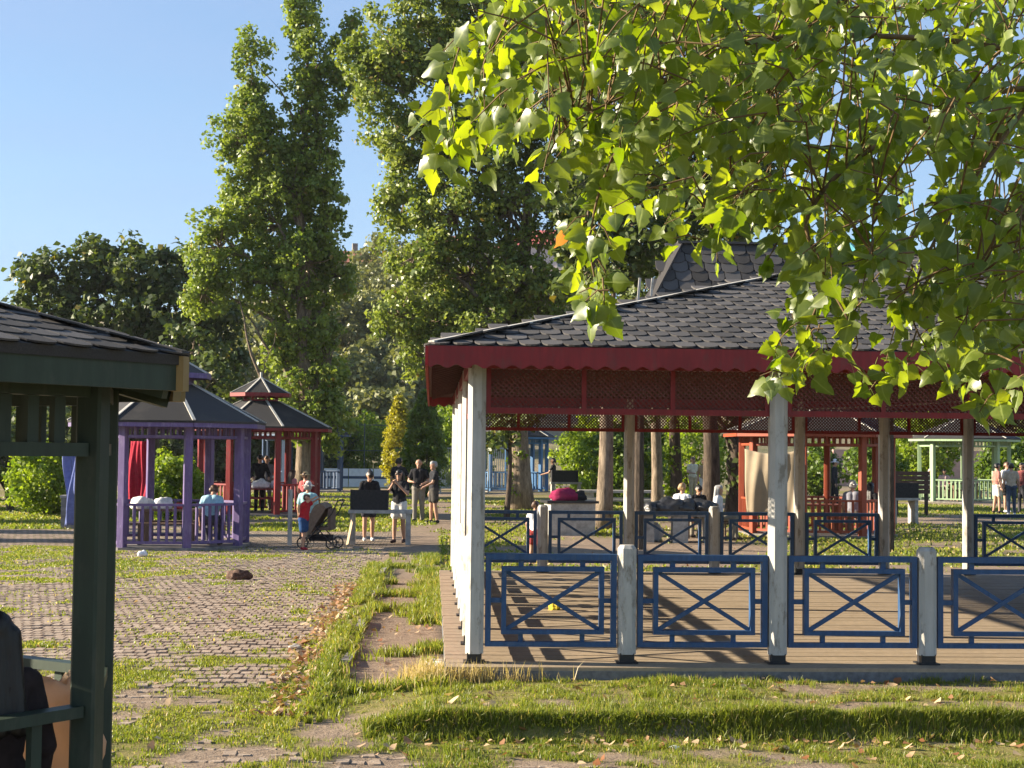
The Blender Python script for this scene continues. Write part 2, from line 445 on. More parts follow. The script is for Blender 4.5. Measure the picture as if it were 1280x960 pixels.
xs = np.unique(np.round(np.concatenate([np.linspace(-420, -40, 40), np.linspace(-40, -9, 63), np.arange(-9, 8, 0.11), np.linspace(8, 40, 65), np.linspace(40, 420, 40)]), 4))
ys = np.unique(np.round(np.concatenate([np.linspace(-60, 9.5, 24), np.arange(9.5, 18, 0.085), np.arange(18, 36, 0.16), np.arange(36, 66, 0.4), np.linspace(66, 200, 110), np.linspace(200, 900, 30)]), 4))
X, Y = np.meshgrid(xs, ys)
xf, yf = X.ravel(), Y.ravel()
pv = paved(xf, yf) & (yf < 36) & (yf > 9) & (xf > -9)
zf = gz(xf, yf) - np.where(pv, 0.014, 0.0)
inside = (xf > 0.16) & (xf < 11.9) & (yf > 14.8) & (yf < 26.6)
zf = np.where(inside, zf - 0.05, zf)
V = np.stack([xf, yf, zf], 1)
nx, ny = len(xs), len(ys)
i = np.arange(ny - 1)[:, None] * nx + np.arange(nx - 1)[None, :]
F = np.stack([i, i + 1, i + nx + 1, i + nx], -1).reshape(-1, 4)
far_pave = ((xf < -0.9) & (xf > -10.5 - 2 * vn(yf, yf * 0, 3, 90)) & (yf > 34.3) & (yf < 41.5 + 3 * vn(xf, xf * 0, 4, 91))).astype(float)
far_pave = np.maximum(far_pave, ((yf > 29.5) & (yf < 31.5) & (xf > 0.16)).astype(float) * 0.0)
far_pave = np.maximum(far_pave, ((yf < 36) & (xf <= -9) & (yf > 30) & (xf > -30)).astype(float))
hillm = sstep(88, 100, yf)
gme = mesh_np('ground', V, F, M['ground'], smooth=True, attrs={'grass': cover(xf, yf) * 0.9, 'pave': far_pave, 'hill': hillm})
ground = tag(inst('ground', gme), 'park ground of soil, lawn and paving rising to a dry hill', kind='structure')

# ---------------------------------------------------------------- pavers
PW, PL = 0.112, 0.23
rows = np.arange(10.2, 34.3, PL); cols = np.arange(-9.0, 1.6, PW)
CX, CY = np.meshgrid(cols, rows)
CX = CX + (np.arange(len(rows)) % 2)[:, None] * PW * 0.5
# the courses wander a little
CX = CX + 0.25 * (vn(CY, CY * 0, 6, 95) - 0.5); CY = CY + 0.35 * (vn(CX, CX * 0, 3, 96) - 0.5)
cx, cy = CX.ravel(), CY.ravel()
keep = paved(cx, cy) & (cover(cx, cy) < 0.93)
inview = (cx / np.maximum(cy, 1) > -0.285)
keep &= inview & (rng.random(len(cx)) > 0.02)
cx, cy = cx[keep], cy[keep]
NP_ = len(cx)
prnd = rng.random(NP_)
cz = gz(cx, cy) + rng.normal(0, 0.003, NP_) * np.where(cy < 15, 2.0, 1.0) - 0.004 - 0.012 * (cy < 14.5)
tx = rng.normal(0, 0.017, NP_) + 0.012; ty = rng.normal(0, 0.020, NP_) - 0.018 - 0.035 * (cy < 14.5)
rz = rng.normal(0, 0.05, NP_) * np.where(cy < 15, 1.8, 1.0)
def paver_proto(seed, name):
    rr = random.Random(seed); m = MB()
    a, b = PW / 2 - 0.007, PL / 2 - 0.010; k = 0.012
    zig = 0.012
    o = [(-a, -b), (-a * 0.1, -b + zig * rr.uniform(-1, 1)), (a, -b), (a + zig * 0.3, 0), (a, b), (a * 0.1, b + zig * rr.uniform(-1, 1)), (-a, b), (-a + zig * 0.3, 0)]
    n = len(o)
    v = [(x, y, -0.06) for x, y in o] + [(x, y, -0.008) for x, y in o] + [(x * 0.92, y * 0.955, rr.uniform(-0.001, 0.002)) for x, y in o]
    f = [(j, (j + 1) % n, n + (j + 1) % n, n + j) for j in range(n)] + [(n + j, n + (j + 1) % n, 2 * n + (j + 1) % n, 2 * n + j) for j in range(n)] + [tuple(range(2 * n, 3 * n))]
    m.add(v, f)
    return m.mesh(name, M['paver'])
protos = [paver_proto(s, 'paver') for s in range(4)]
bare_ = cover(cx, cy) < 0.35
order = np.argsort(cy + np.where(bare_, 0, 100) + np.where((cx / cy < -0.235), 50, 0))
paving = thing('paving', 'worn interlocking stone paving with grass in its joints', 'paving', (0, 0, 0))
tag(paving, kind='structure'); del paving['category']
for q in order[:300]:
    m4 = Matrix.Translation((cx[q], cy[q], cz[q])) @ Euler((ty[q], tx[q], rz[q])).to_matrix().to_4x4()
    inst('paver', protos[q % 4], paving, m4)
rest = order[300:]
# the others: simple chamfered blocks in one mesh
a, b = PW / 2 - 0.007, PL / 2 - 0.010
bv = np.array([(-a, -b, -0.05), (a, -b, -0.05), (a, b, -0.05), (-a, b, -0.05), (-a, -b, -0.01), (a, -b, -0.01), (a, b, -0.01), (-a, b, -0.01),
               (-a * .92, -b * .955, 0), (a * .92, -b * .955, 0), (a * .92, b * .955, 0), (-a * .92, b * .955, 0)])
bf = np.array([(0, 1, 5, 4), (1, 2, 6, 5), (2, 3, 7, 6), (3, 0, 4, 7), (4, 5, 9, 8), (5, 6, 10, 9), (6, 7, 11, 10), (7, 4, 8, 11), (8, 9, 10, 11)])
n = len(rest)
P = np.repeat(bv[None], n, 0)
P[:, :, 2] += P[:, :, 0] * -tx[rest, None] + P[:, :, 1] * ty[rest, None]
c_, s_ = np.cos(rz[rest])[:, None], np.sin(rz[rest])[:, None]
px_, py_ = P[:, :, 0] * c_ - P[:, :, 1] * s_, P[:, :, 0] * s_ + P[:, :, 1] * c_
P[:, :, 0] = px_ + cx[rest, None]; P[:, :, 1] = py_ + cy[rest, None]; P[:, :, 2] += cz[rest, None]
F = (bf[None] + (np.arange(n) * 12)[:, None, None]).reshape(-1, 4)
pme = mesh_np('paver_field', P.reshape(-1, 3), F, M['paver'], rnd=np.repeat(prnd[rest], 9))
pme.shade_flat()
tag(inst('paver_field', pme, paving), kind='stuff')

# ---------------------------------------------------------------- grass blades
def blades(x, y, h, wd, lean=0.5):
    n = len(x); z = gz(x, y) - 0.012
    ang = rng.random(n) * 2 * np.pi
    la = rng.random(n) * 2 * np.pi; ln = h * lean * rng.random(n)
    dx, dy = np.cos(ang) * wd / 2, np.sin(ang) * wd / 2
    mx, my = np.cos(la) * ln, np.sin(la) * ln
    v = np.empty((n, 5, 3))
    v[:, 0] = np.stack([x - dx, y - dy, z], 1); v[:, 1] = np.stack([x + dx, y + dy, z], 1)
    v[:, 2] = np.stack([x + dx * .8 + mx * .35, y + dy * .8 + my * .35, z + h * .55], 1)
    v[:, 3] = np.stack([x - dx * .8 + mx * .35, y - dy * .8 + my * .35, z + h * .55], 1)
    v[:, 4] = np.stack([x + mx, y + my, z + h * (1 - 0.3 * ln / np.maximum(h, 1e-4))], 1)
    o = np.arange(n)[:, None] * 5
    F = np.concatenate([o + np.array([0, 1, 2]), o + np.array([0, 2, 3]), o + np.array([3, 2, 4])], 1).reshape(-1, 3)
    return v.reshape(-1, 3), F

def scatter(n, x0, x1, y0, y1, f, power=1.0):
    x = rng.uniform(x0, x1, n); y = rng.uniform(y0, y1, n)
    k = rng.random(n) < f(x, y) ** power
    vis = (x / y > -0.285) & (x / y < 0.39)
    k &= vis
    return x[k], y[k]

def grass_obj(name, label, parts, mat):
    Vs, Fs, Rs, off = [], [], [], 0
    for (x, y, h, wd, lean) in parts:
        v, f = blades(x, y, h, wd, lean)
        cl = 0.55 * fbm(x, y, 1.1, 120) + 0.45 * rng.random(len(x))
        cl = np.where(rng.random(len(x)) < 0.07, 0.98, np.clip(cl * 0.95, 0, 0.95))
        Vs.append(v); Fs.append(f + off); Rs.append(np.repeat(cl, 3)); off += len(v)
    me = mesh_np(name, np.concatenate(Vs), np.concatenate(Fs), mat, rnd=np.concatenate(Rs))
    return tag(inst(name, me), label, 'grass', kind='stuff')

cells = []
x, y = scatter(190000, -1.3, 6.0, 10.6, 14.72, lambda x, y: cover(x, y) * (1 - 0.5 * paved(x, y)))
k = rng.random(len(x)) < np.clip(3.0 * fbm(x, y, 0.17, 133) - 0.85, 0.06, 1); x, y = x[k], y[k]
cells.append((x, y, rng.uniform(0.02, 0.065, len(x)) * np.clip(2.6 * fbm(x, y, 0.24, 130) - 0.35, 0.25, 2), 0.0075, 0.9))
bx = rng.uniform(-0.5, 6.0, 26000); by = rng.normal(12.66, 0.075, 26000)     # longer grass over the edge of the bank
cells.append((bx, by, rng.uniform(0.04, 0.13, len(bx)) * (0.4 + 1.1 * fbm(bx, by, 0.3, 134)), 0.008, 0.9))
grass_obj('lawn_grass', 'short sunlit lawn grass before the red-trimmed pavilion', cells, M['grass'])
x, y = scatter(190000, -5.0, -1.0, 10.4, 20, lambda x, y: cover(x, y) * np.clip(fbm(x, y, 0.2, 135) * 3.0 - 0.85, 0.04, 1))
x2, y2 = scatter(130000, -9, -1.0, 17, 34.5, lambda x, y: np.maximum(cover(x, y), 0.12 * sstep(0.4, 0.6, fbm(x, y, 0.9, 137))))
grass_obj('paving_grass', 'low grass growing in patches over the stone paving',
          [(x, y, rng.uniform(0.012, 0.036, len(x)) * (0.3 + 1.5 * fbm(x, y, 0.2, 131)), 0.009, 0.95), (x2, y2, rng.uniform(0.02, 0.045, len(x2)), 0.022, 0.9)], M['grass'])
n = 22000
y = 13.0 + 17 * rng.random(n) ** 1.3; x = rng.normal(-0.95, 0.10, n) + 0.10 * (0.5 - vn(y, y * 0, 1.7, 60))
k = 0.6 * vn(x * 3, y, 0.7, 140) + 0.4 * vn(x * 5, y * 2.5, 0.4, 141) > 0.48; x, y = x[k], y[k]
xd, yd = scatter(60000, -0.8, 0.16, 14.2, 32, cover)
grass_obj('kerb_grass', 'taller bright grass growing along the kerb of the paving',
          [(x, y, rng.uniform(0.03, 0.11, len(x)), 0.013, 0.85), (xd, yd, rng.uniform(0.04, 0.16, len(xd)), 0.015, 0.8)], M['grass'])
# straw at the deck corner and here and there
n = 550
x = np.concatenate([rng.normal(0.02, 0.13, n), rng.normal(0.35, 0.35, 500)]); y = np.concatenate([rng.normal(14.75, 0.22, n), rng.normal(14.62, 0.05, 500)])
k = ~((x > 0.14) & (y > 14.66)); x, y = x[k], y[k]
grass_obj('dry_grass', 'dry straw-coloured grass at the corner of the wooden deck', [(x, y, rng.uniform(0.08, 0.26, len(x)), 0.008, 0.8)], M['straw'])
x, y = scatter(70000, 0.2, 26, 26.9, 62, cover); x2, y2 = scatter(70000, -16, 0.2, 41, 70, cover)
grass_obj('park_grass', 'patchy park grass beyond the pavilion and the gazebos',
          [(x, y, rng.uniform(0.04, 0.10, len(x)), 0.05, 0.9), (x2, y2, rng.uniform(0.04, 0.10, len(x2)), 0.06, 0.9)], M['grass'])

# ---------------------------------------------------------------- fallen leaves
def litter():
    xs_, ys_ = [], []
    def put(x, y): xs_.append(x); ys_.append(y)
    put(rng.uniform(-0.3, 5.8, 200), rng.normal(12.42, 0.14, 200))
    put(rng.uniform(-0.6, 5.8, 220), rng.uniform(11.4, 14.6, 220))
    yk = 13.2 + 12 * rng.random(900) ** 1.3; put(rng.normal(-1.20, 0.12, 900), yk)
    put(rng.uniform(-0.8, 0.1, 70), rng.uniform(14.3, 24, 70))
    put(rng.uniform(-5, -1.2, 60), rng.uniform(11, 30, 60))
    put(rng.uniform(0.2, 12, 120), rng.uniform(27, 36, 120))
    x = np.concatenate(xs_); y = np.concatenate(ys_); n = len(x)
    s = rng.uniform(0.018, 0.046, n); z = gz(x, y) + rng.uniform(0.010, 0.030, n)
    a = rng.random(n) * 6.28; tl = rng.normal(0, 0.35, (n, 2))
    loc = np.array([(-1, 0, 0.25), (-0.25, -0.75, 0.05), (0.9, -0.25, 0.3), (1.1, 0.25, 0.35), (0.1, 0.8, 0.0), (0, 0, 0)])
    v = np.repeat(loc[None], n, 0) * s[:, None, None]
    v[:, :, 2] += v[:, :, 0] * tl[:, 0:1] + v[:, :, 1] * tl[:, 1:2]
    c, sn = np.cos(a)[:, None], np.sin(a)[:, None]
    vx, vy = v[:, :, 0] * c - v[:, :, 1] * sn, v[:, :, 0] * sn + v[:, :, 1] * c
    v[:, :, 0] = vx + x[:, None]; v[:, :, 1] = vy + y[:, None]; v[:, :, 2] += z[:, None]
    f = np.array([(0, 1, 5), (1, 2, 5), (2, 3, 5), (3, 4, 5), (4, 0, 5)])
    F = (f[None] + (np.arange(n) * 6)[:, None, None]).reshape(-1, 3)
    me = mesh_np('fallen_leaves', v.reshape(-1, 3), F, M['litter'], rnd=np.repeat(rng.random(n) * 0.95, 5))
    tag(inst('fallen_leaves', me), 'dry brown fallen leaves scattered over lawn, kerb and paving', 'leaves', kind='stuff')
litter()

# kerb stones showing through the grass
ks = thing('kerb', 'low broken stone kerb half hidden by grass beside the paving', 'kerb')
for j in range(16):
    y0 = 13.6 + j * 1.0
    if j in (0, 1, 3, 4, 6, 7, 8, 10, 11, 12, 14): continue
    m = MB(); m.box((-0.045, 0.02, -0.12), (0.045, 0.94, 0.04))
    bm_ = m.build('kerb_stone', M['concretedark'], ks, m=Matrix.Translation((-0.80 + random.uniform(-.02, .02), y0, g1(-0.8, y0 + .5))) @ Euler((random.uniform(-.03, .03), random.uniform(-.2, .2), random.uniform(-.04, .04))).to_matrix().to_4x4())

# ================================================================ PAVILION
PX0, PY0, PITCH_ = 0.42, 15.0, 1.425
NB = 8
DZ = 0.12
PX1, PY1 = PX0 + NB * PITCH_, PY0 + NB * PITCH_
pav_ = thing('wooden_pavilion', 'large pavilion with red scalloped fascia, dark shingle roof and white posts', 'pavilion', (PX0 + 5.7, PY0 + 5.7, 0))
PO = Vector((PX0 + 5.7, PY0 + 5.7, 0))
def T(x, y, z=0.0, rz_=0.0): return Matrix.Translation(Vector((x, y, z)) - PO) @ Matrix.Rotation(rz_, 4, 'Z')

# deck: boards along X on a dark edge
mdeck = MB(); mdeck.box((PX0 - 0.27 - PO.x, PY0 - 0.33 - PO.y, -0.10), (PX1 + 0.30 - PO.x, PY1 + 0.30 - PO.y, DZ - 0.035))
mdeck.build('deck_base', M['deckside'], pav_)
bw = 0.285
nb = int((PY1 - PY0 + 0.62) / bw)
pm = []
for s in range(3):
    m = MB(); L = PX1 - PX0 + 0.56
    m.box((0, 0.006, -0.034), (L, bw - 0.006, -0.004)); m.box((0.004, 0.011, -0.004), (L - 0.004, bw - 0.011, 0.0))
    pm.append(m.mesh('deck_board', M['deck']))
for j in range(nb):
    inst('deck_board', pm[j % 3], pav_, T(PX0 - 0.265 + random.uniform(-.006, .006), PY0 - 0.325 + j * bw, DZ + random.uniform(-.002, .002)))

# posts
def post_mesh(h, cap):
    m = MB(); a, c = 0.084, 0.042
    def ring(r, cc, z): return [(r - cc, -r, z), (r, -r + cc, z), (r, r - cc, z), (r - cc, r, z), (-r + cc, r, z), (-r, r - cc, z), (-r, -r + cc, z), (-r + cc, -r, z)]
    rs = [ring(a, c, 0.085), ring(a, c, h - (0.035 if cap else 0))]
    if cap: rs.append(ring(a * 0.72, c * 0.7, h))
    v = sum(rs, []); f = []
    for k in range(len(rs) - 1):
        f += [(k * 8 + i, k * 8 + (i + 1) % 8, k * 8 + 8 + (i + 1) % 8, k * 8 + 8 + i) for i in range(8)]
    f.append(tuple(range((len(rs) - 1) * 8, len(rs) * 8)))
    m.add(v, f); return m.mesh('tall_post' if not cap else 'short_post', M['white'])
TALL = post_mesh(2.86, False); SHORT = post_mesh(1.10, True)
ms_ = MB(); ms_.box((-0.068, -0.068, -0.0), (0.068, 0.068, 0.095)); ms_.box((-0.10, -0.10, 0.002), (0.10, 0.10, 0.014))
SHOE = ms_.mesh('post_shoe', M['black'])
def post(ix, iy, tall):
    x, y = PX0 + ix * PITCH_, PY0 + iy * PITCH_
    p = inst('tall_post' if tall else 'short_post', TALL if tall else SHORT, pav_, T(x, y, DZ, random.choice((0, math.pi / 2, math.pi, -math.pi / 2)) + random.uniform(-.015, .015)))
    inst('post_shoe', SHOE, p, Matrix.Identity(4))
for ix in range(NB + 1):
    for iy in range(NB + 1):
        if ix in (0, NB) or iy in (0, NB):
            even = (ix + iy) % 2 == 0
            tall = even or (iy == NB and ix == 5)
            post(ix, iy, tall)

# railing panels: frame, inner frame, cross braces, stubs
def panel_meshes(mat):
    a, b = 0.098, PITCH_ - 0.098; t_ = 0.042
    o = MB()
    o.box((a, -t_, 0.955), (b, t_, 1.010)); o.box((a, -t_, 0.150), (b, t_, 0.195))
    o.box((a, -t_ + .002, 0.195), (a + 0.052, t_ - .002, 0.955)); o.box((b - 0.052, -t_ + .002, 0.195), (b, t_ - .002, 0.955))
    i_ = MB(); c, d = a + 0.150, b - 0.118
    i_.box((c, -t_, 0.848), (d, t_, 0.893)); i_.box((c, -t_, 0.265), (d, t_, 0.305))
    i_.box((c, -t_ + .002, 0.305), (c + 0.045, t_ - .002, 0.848)); i_.box((d - 0.045, -t_ + .002, 0.305), (d, t_ - .002, 0.848))
    s = MB()
    for u in (0.27, 0.74):
        x = a + (b - a) * u
        s.box((x - 0.024, -0.018, 0.893), (x + 0.024, 0.018, 0.955)); s.box((x - 0.022, -0.018, 0.195), (x + 0.022, 0.018, 0.265))
    s.box((a + 0.052, -0.018, 0.555), (c, 0.018, 0.600)); s.box((d, -0.018, 0.555), (b - 0.052, 0.018, 0.600))
    x1 = MB(); x1.beam((c + 0.045, -0.008, 0.308), (d - 0.045, -0.008, 0.846), 0.026, 0.040)
    x2 = MB(); x2.beam((c + 0.045, 0.008, 0.846), (d - 0.045, 0.008, 0.308), 0.026, 0.040)
    return (o.mesh('railing_panel', mat), i_.mesh('inner_frame', mat), s.mesh('connector', mat), x1.mesh('cross_brace', mat), x2.mesh('cross_brace', mat))
PM = {'blue': panel_meshes(M['blue']), 'red': panel_meshes(M['redrail'])}
def panel(x, y, rz_, kind):
    a = PM[kind]
    p = inst('railing_panel', a[0], pav_, T(x, y, DZ, rz_ + random.uniform(-.006, .006)))
    for nm, me in zip(('inner_frame', 'connector', 'cross_brace', 'cross_brace'), a[1:]):
        inst(nm, me, p, Matrix.Identity(4))
for k in range(NB):
    panel(PX0 + k * PITCH_, PY0, 0, 'blue')
    if k != 5: panel(PX0 + k * PITCH_, PY1, 0, 'blue')
    panel(PX0, PY0 + k * PITCH_, math.pi / 2, 'red')
    panel(PX1, PY0 + k * PITCH_, math.pi / 2, 'blue')

# lattice frieze between tall posts
FZ0, FZ1 = 2.44, 2.86
LW = 2 * PITCH_
def lattice_mesh():
    m = MB(); wdt, hgt = 0.885, FZ1 - FZ0 - 0.055; st = 0.052
    for sgn in (1, -1):
        k = -hgt
        while k < wdt:
            x0, z0, x1, z1 = k, 0.0, k + hgt, hgt
            if x0 < 0: z0 += -x0; x0 = 0
            if x1 > wdt: z1 -= x1 - wdt; x1 = wdt
            if x1 - x0 > 0.01:
                p, q = Vector((x0, 0.005 * sgn, z0)), Vector((x1, 0.005 * sgn, z1))
                if sgn < 0: p.x, q.x = wdt - p.x, wdt - q.x
                m.beam(p, q, 0.008, 0.015, up=Vector((0, 1, 0)).cross(Vector((0, 0, 1))) if False else Vector((0, 0, 1)))
            k += st
    return m.mesh('lattice', M['lattice'])
LATT = lattice_mesh()
mf = MB(); mf.box((0.085, -0.03, 0.0), (LW - 0.085, 0.03, 0.055)); RAIL = mf.mesh('frieze_rail', M['red'])
mf = MB(); mf.box((-0.022, -0.026, 0.055), (0.022, 0.026, FZ1 - FZ0 - 0.002)); MULL = mf.mesh('frieze_mullion', M['red'])
mf = MB(); mf.box((-0.09, -0.075, 0.0), (LW + 0.09, 0.075, 0.14)); BEAM = mf.mesh('wall_beam', M['red'])
for side in range(4):
    for k in range(NB // 2):
        if side == 0: x, y, a = PX0 + k * LW, PY0, 0
        elif side == 1: x, y, a = PX0 + k * LW, PY1, 0
        elif side == 2: x, y, a = PX0, PY0 + k * LW, math.pi / 2
        else: x, y, a = PX1, PY0 + k * LW, math.pi / 2
        inst('frieze_rail', RAIL, pav_, T(x, y, FZ0 + DZ * 0, a))
        B0 = T(x, y, FZ0, a)
        for u in (0.107, 1.005, 1.845, LW - 0.107):
            inst('frieze_mullion', MULL, pav_, B0 @ Matrix.Translation((u, 0, 0)))
        for u in (0.118, 1.0, 1.87):
            inst('lattice', LATT, pav_, B0 @ Matrix.Translation((u, 0, 0.055)))
for side in range(4):
    x, y, a = ((PX0, PY0, 0), (PX0, PY1, 0), (PX0, PY0, math.pi / 2), (PX1, PY0, math.pi / 2))[side]
    ex = 0.0 if side < 2 else 0.08
    m = MB(); m.box((-0.09 + ex * 2.2, -0.075, 0), (NB * PITCH_ + 0.09 - ex * 2.2, 0.075, 0.13)); m.build('wall_beam', M['red'], pav_, m=T(x, y, FZ1, a))

# roof
OV = 0.38
EX0, EX1, EY0, EY1 = PX0 - OV - 0.08, PX1 + OV + 0.08, PY0 - OV - 0.08, PY1 + OV + 0.08
EZ, SL = 3.045, 0.277
HX = (EX1 - EX0) / 2; HY = (EY1 - EY0) / 2
apex = Vector(((EX0 + EX1) / 2, (EY0 + EY1) / 2, EZ + SL * HX))
cor = [Vector((EX0, EY0, EZ)), Vector((EX1, EY0, EZ)), Vector((EX1, EY1, EZ)), Vector((EX0, EY1, EZ))]
m = MB()
dn = Vector((0, 0, -0.055))
vv = [p - PO for p in cor] + [apex - PO] + [p + dn - PO for p in cor] + [apex + dn - PO]
m.add(vv, [(0, 1, 4), (1, 2, 4), (2, 3, 4), (3, 0, 4)], 0)
m.add(vv, [(6, 5, 9), (7, 6, 9), (8, 7, 9), (5, 8, 9), (0, 5, 6, 1), (1, 6, 7, 2), (2, 7, 8, 3), (3, 8, 5, 0)], 1)
roof = m.build('roof', [M['roofbase'], M['soffit']], pav_)
# rafters under the eaves
ra = MB(); ra.beam((0, 0, 0), (0, 2.1, 2.1 * SL), 0.055, 0.075); RAF = ra.mesh('rafter', M['soffit'])
for k in range(26):
    u = 0.25 + k * (2 * HX - 0.5) / 25
    f_ = min(1.0, (min(u, 2 * HX - u) - 0.06) / 2.1)
    inst('rafter', RAF, roof, T(EX0 + u, EY0 + 0.04, EZ - 0.095, 0) @ Matrix.Diagonal((1, f_, f_, 1)))
    inst('rafter', RAF, roof, T(EX0 + 0.04, EY1 - u, EZ - 0.095, -math.pi / 2) @ Matrix.Diagonal((1, f_, f_, 1)))
# fascia with scalloped lower edge
def fascia_mesh(L, A=0.018, per=0.17):
    n = int(L / per * 8); top = 0.0; m = MB()
    o = [(0, 0), (0, -0.175)] + [(i / n * L, -0.185 - A * math.cos(2 * math.pi * i / 8)) for i in range(1, n)] + [(L, -0.175), (L, 0)]
    Mx = Matrix(((1, 0, 0, 0), (0, 0, 1, 0), (0, 1, 0, 0), (0, 0, 0, 1)))
    k = len(o)
    v = [(x, -0.014, z) for x, z in o] + [(x, 0.014, z) for x, z in o]
    # strips, not one big polygon
    f = []
    for i in range(1, k - 2):
        pass
    m.add(v, [tuple(range(k)), tuple(reversed(range(k, 2 * k)))] + [(i, k + i, k + (i + 1) % k, (i + 1) % k) for i in range(k)])
    return m.mesh('fascia', M['red'])
FA = fascia_mesh(2 * HX)
for (x, y, a) in ((EX0, EY0 - 0.016, 0), (EX0 - 0.016, EY1, -math.pi / 2), (EX1, EY1 + 0.016, math.pi), (EX1 + 0.016, EY0, math.pi / 2)):
    inst('fascia', FA, roof, T(x, y, EZ - 0.008, a))
# shingles on the front slope, each its own piece low down, the rest joined
SW, SE, ST = 0.205, 0.245, 0.016
slen = math.hypot(1, SL)
FR = Matrix(((1, 0, 0), (0, 1 / slen, -SL / slen), (0, SL / slen, 1 / slen)))     # slope frame: u, up-slope, normal
def shingle_outline():
    hw = SW / 2 - 0.006
    pts = [(-hw, SE * 1.25), (-hw, 0.11)]
    for k in range(1, 6):
        a = math.pi + math.pi * k / 6
        pts.append((hw * math.cos(a), 0.11 + 0.11 * math.sin(a)))
    pts += [(hw, 0.11), (hw, SE * 1.25)]
    return pts
so = shingle_outline()
sh = MB()
k = len(so)
sh.add([(x, y, 0.010 + ST - y * 0.045) for x, y in so] + [(x, y, 0.010 - y * 0.045) for x, y in so],
       [tuple(reversed(range(k)))[::-1]] + [(i, k + i, k + (i + 1) % k, (i + 1) % k) for i in range(k)])
SHM = sh.mesh('shingle', M['shingle'])
spots = []
nrow = int(HY * slen / SE)
for r_ in range(nrow):
    v_ = r_ * SE - 0.035
    ins = max(0, v_) / slen
    u = EX0 + ins + (0.0 if r_ % 2 else SW / 2)
    while u < EX1 - ins:
        spots.append((u + random.uniform(-.006, .006), v_ + random.uniform(-.008, .008), random.uniform(-.02, .02))); u += SW
def sh_mat(s):
    u, v_, rr = s
    o = Vector((u, EY0, EZ)) + FR @ Vector((0, v_, 0.0)) - PO
    return Matrix.Translation(o) @ FR.to_4x4() @ Matrix.Rotation(rr, 4, 'Z')
def px_of(p):
    d = CROT.transposed() @ (p - CAM); return 640 + FPX * d.x / -d.z, 480 - FPX * d.y / -d.z
cand = []
for s in spots:
    p = Vector((s[0], EY0, EZ)) + FR @ Vector((0, s[1], 0))
    x_, y_ = px_of(p); cand.append((0 if (x_ < 1290) else 1, -y_, s))
cand.sort(key=lambda q: (q[0], q[1]))
for q in cand[:300]: inst('shingle', SHM, roof, sh_mat(q[2]))
sv = np.array([v.co[:] for v in SHM.vertices])
def join_shingles(mats, parent, name='shingle_field', vs=None, polys=None):
    Vs, Fs, off, rnd = [], [], 0, []
    me = bpy.data.meshes.new(name)
    allv = []; allf = []
    for mt in mats:
        A = np.array(mt); allv.append(sv @ A[:3, :3].T + A[:3, 3]); 
        allf += [tuple(off + i for i in p.vertices) for p in SHM.polygons]; off += len(sv)
        rnd += [random.random()] * len(SHM.polygons)
    me.from_pydata(np.concatenate(allv).tolist(), [], allf); me.materials.append(M['shingle'])
    a = me.attributes.new('rnd', 'FLOAT', 'FACE'); a.data.foreach_set('value', rnd)
    return tag(inst(name, me, parent), kind='stuff')
restm = [sh_mat(q[2]) for q in cand[300:]]
# the other three slopes
for rot in (1, 2, 3):
    Rm = Matrix.Translation(apex - PO) @ Matrix.Rotation(rot * math.pi / 2, 4, 'Z') @ Matrix.Translation(-(apex - PO))
    restm += [Rm @ sh_mat(s) for s in spots]
join_shingles(restm, roof)
# hip caps
for c_ in cor:
    m = MB(); d = (apex - c_); 
    m.beam(c_ - PO + Vector((0, 0, 0.028)) + d * 0.004, apex - PO + Vector((0, 0, 0.028)), 0.075, 0.014); o_ = m.build('hip_cap', M['cap'] if c_ is not cor[0] else M['cap'], roof)
# wire strung under the roof and a crumpled yellow leaf on the deck
m = MB(); pts = []
for k in range(15):
    u = k / 14; pts.append(Vector((1.2 + 7.2 * u, 17.0 + 2.0 * u, 2.52 + 0.42 * u - 0.10 * math.sin(math.pi * u))) - PO)
m.tube(pts, 0.008, 5); m.build('cable', M['cap'], pav_)

# ================================================================ GAZEBOS (octagonal)
def copy_tree(o, parent=None):
    c = o.copy(); C.objects.link(c); c.parent = parent
    for ch in list(o.children): copy_tree(ch, c)
    return c

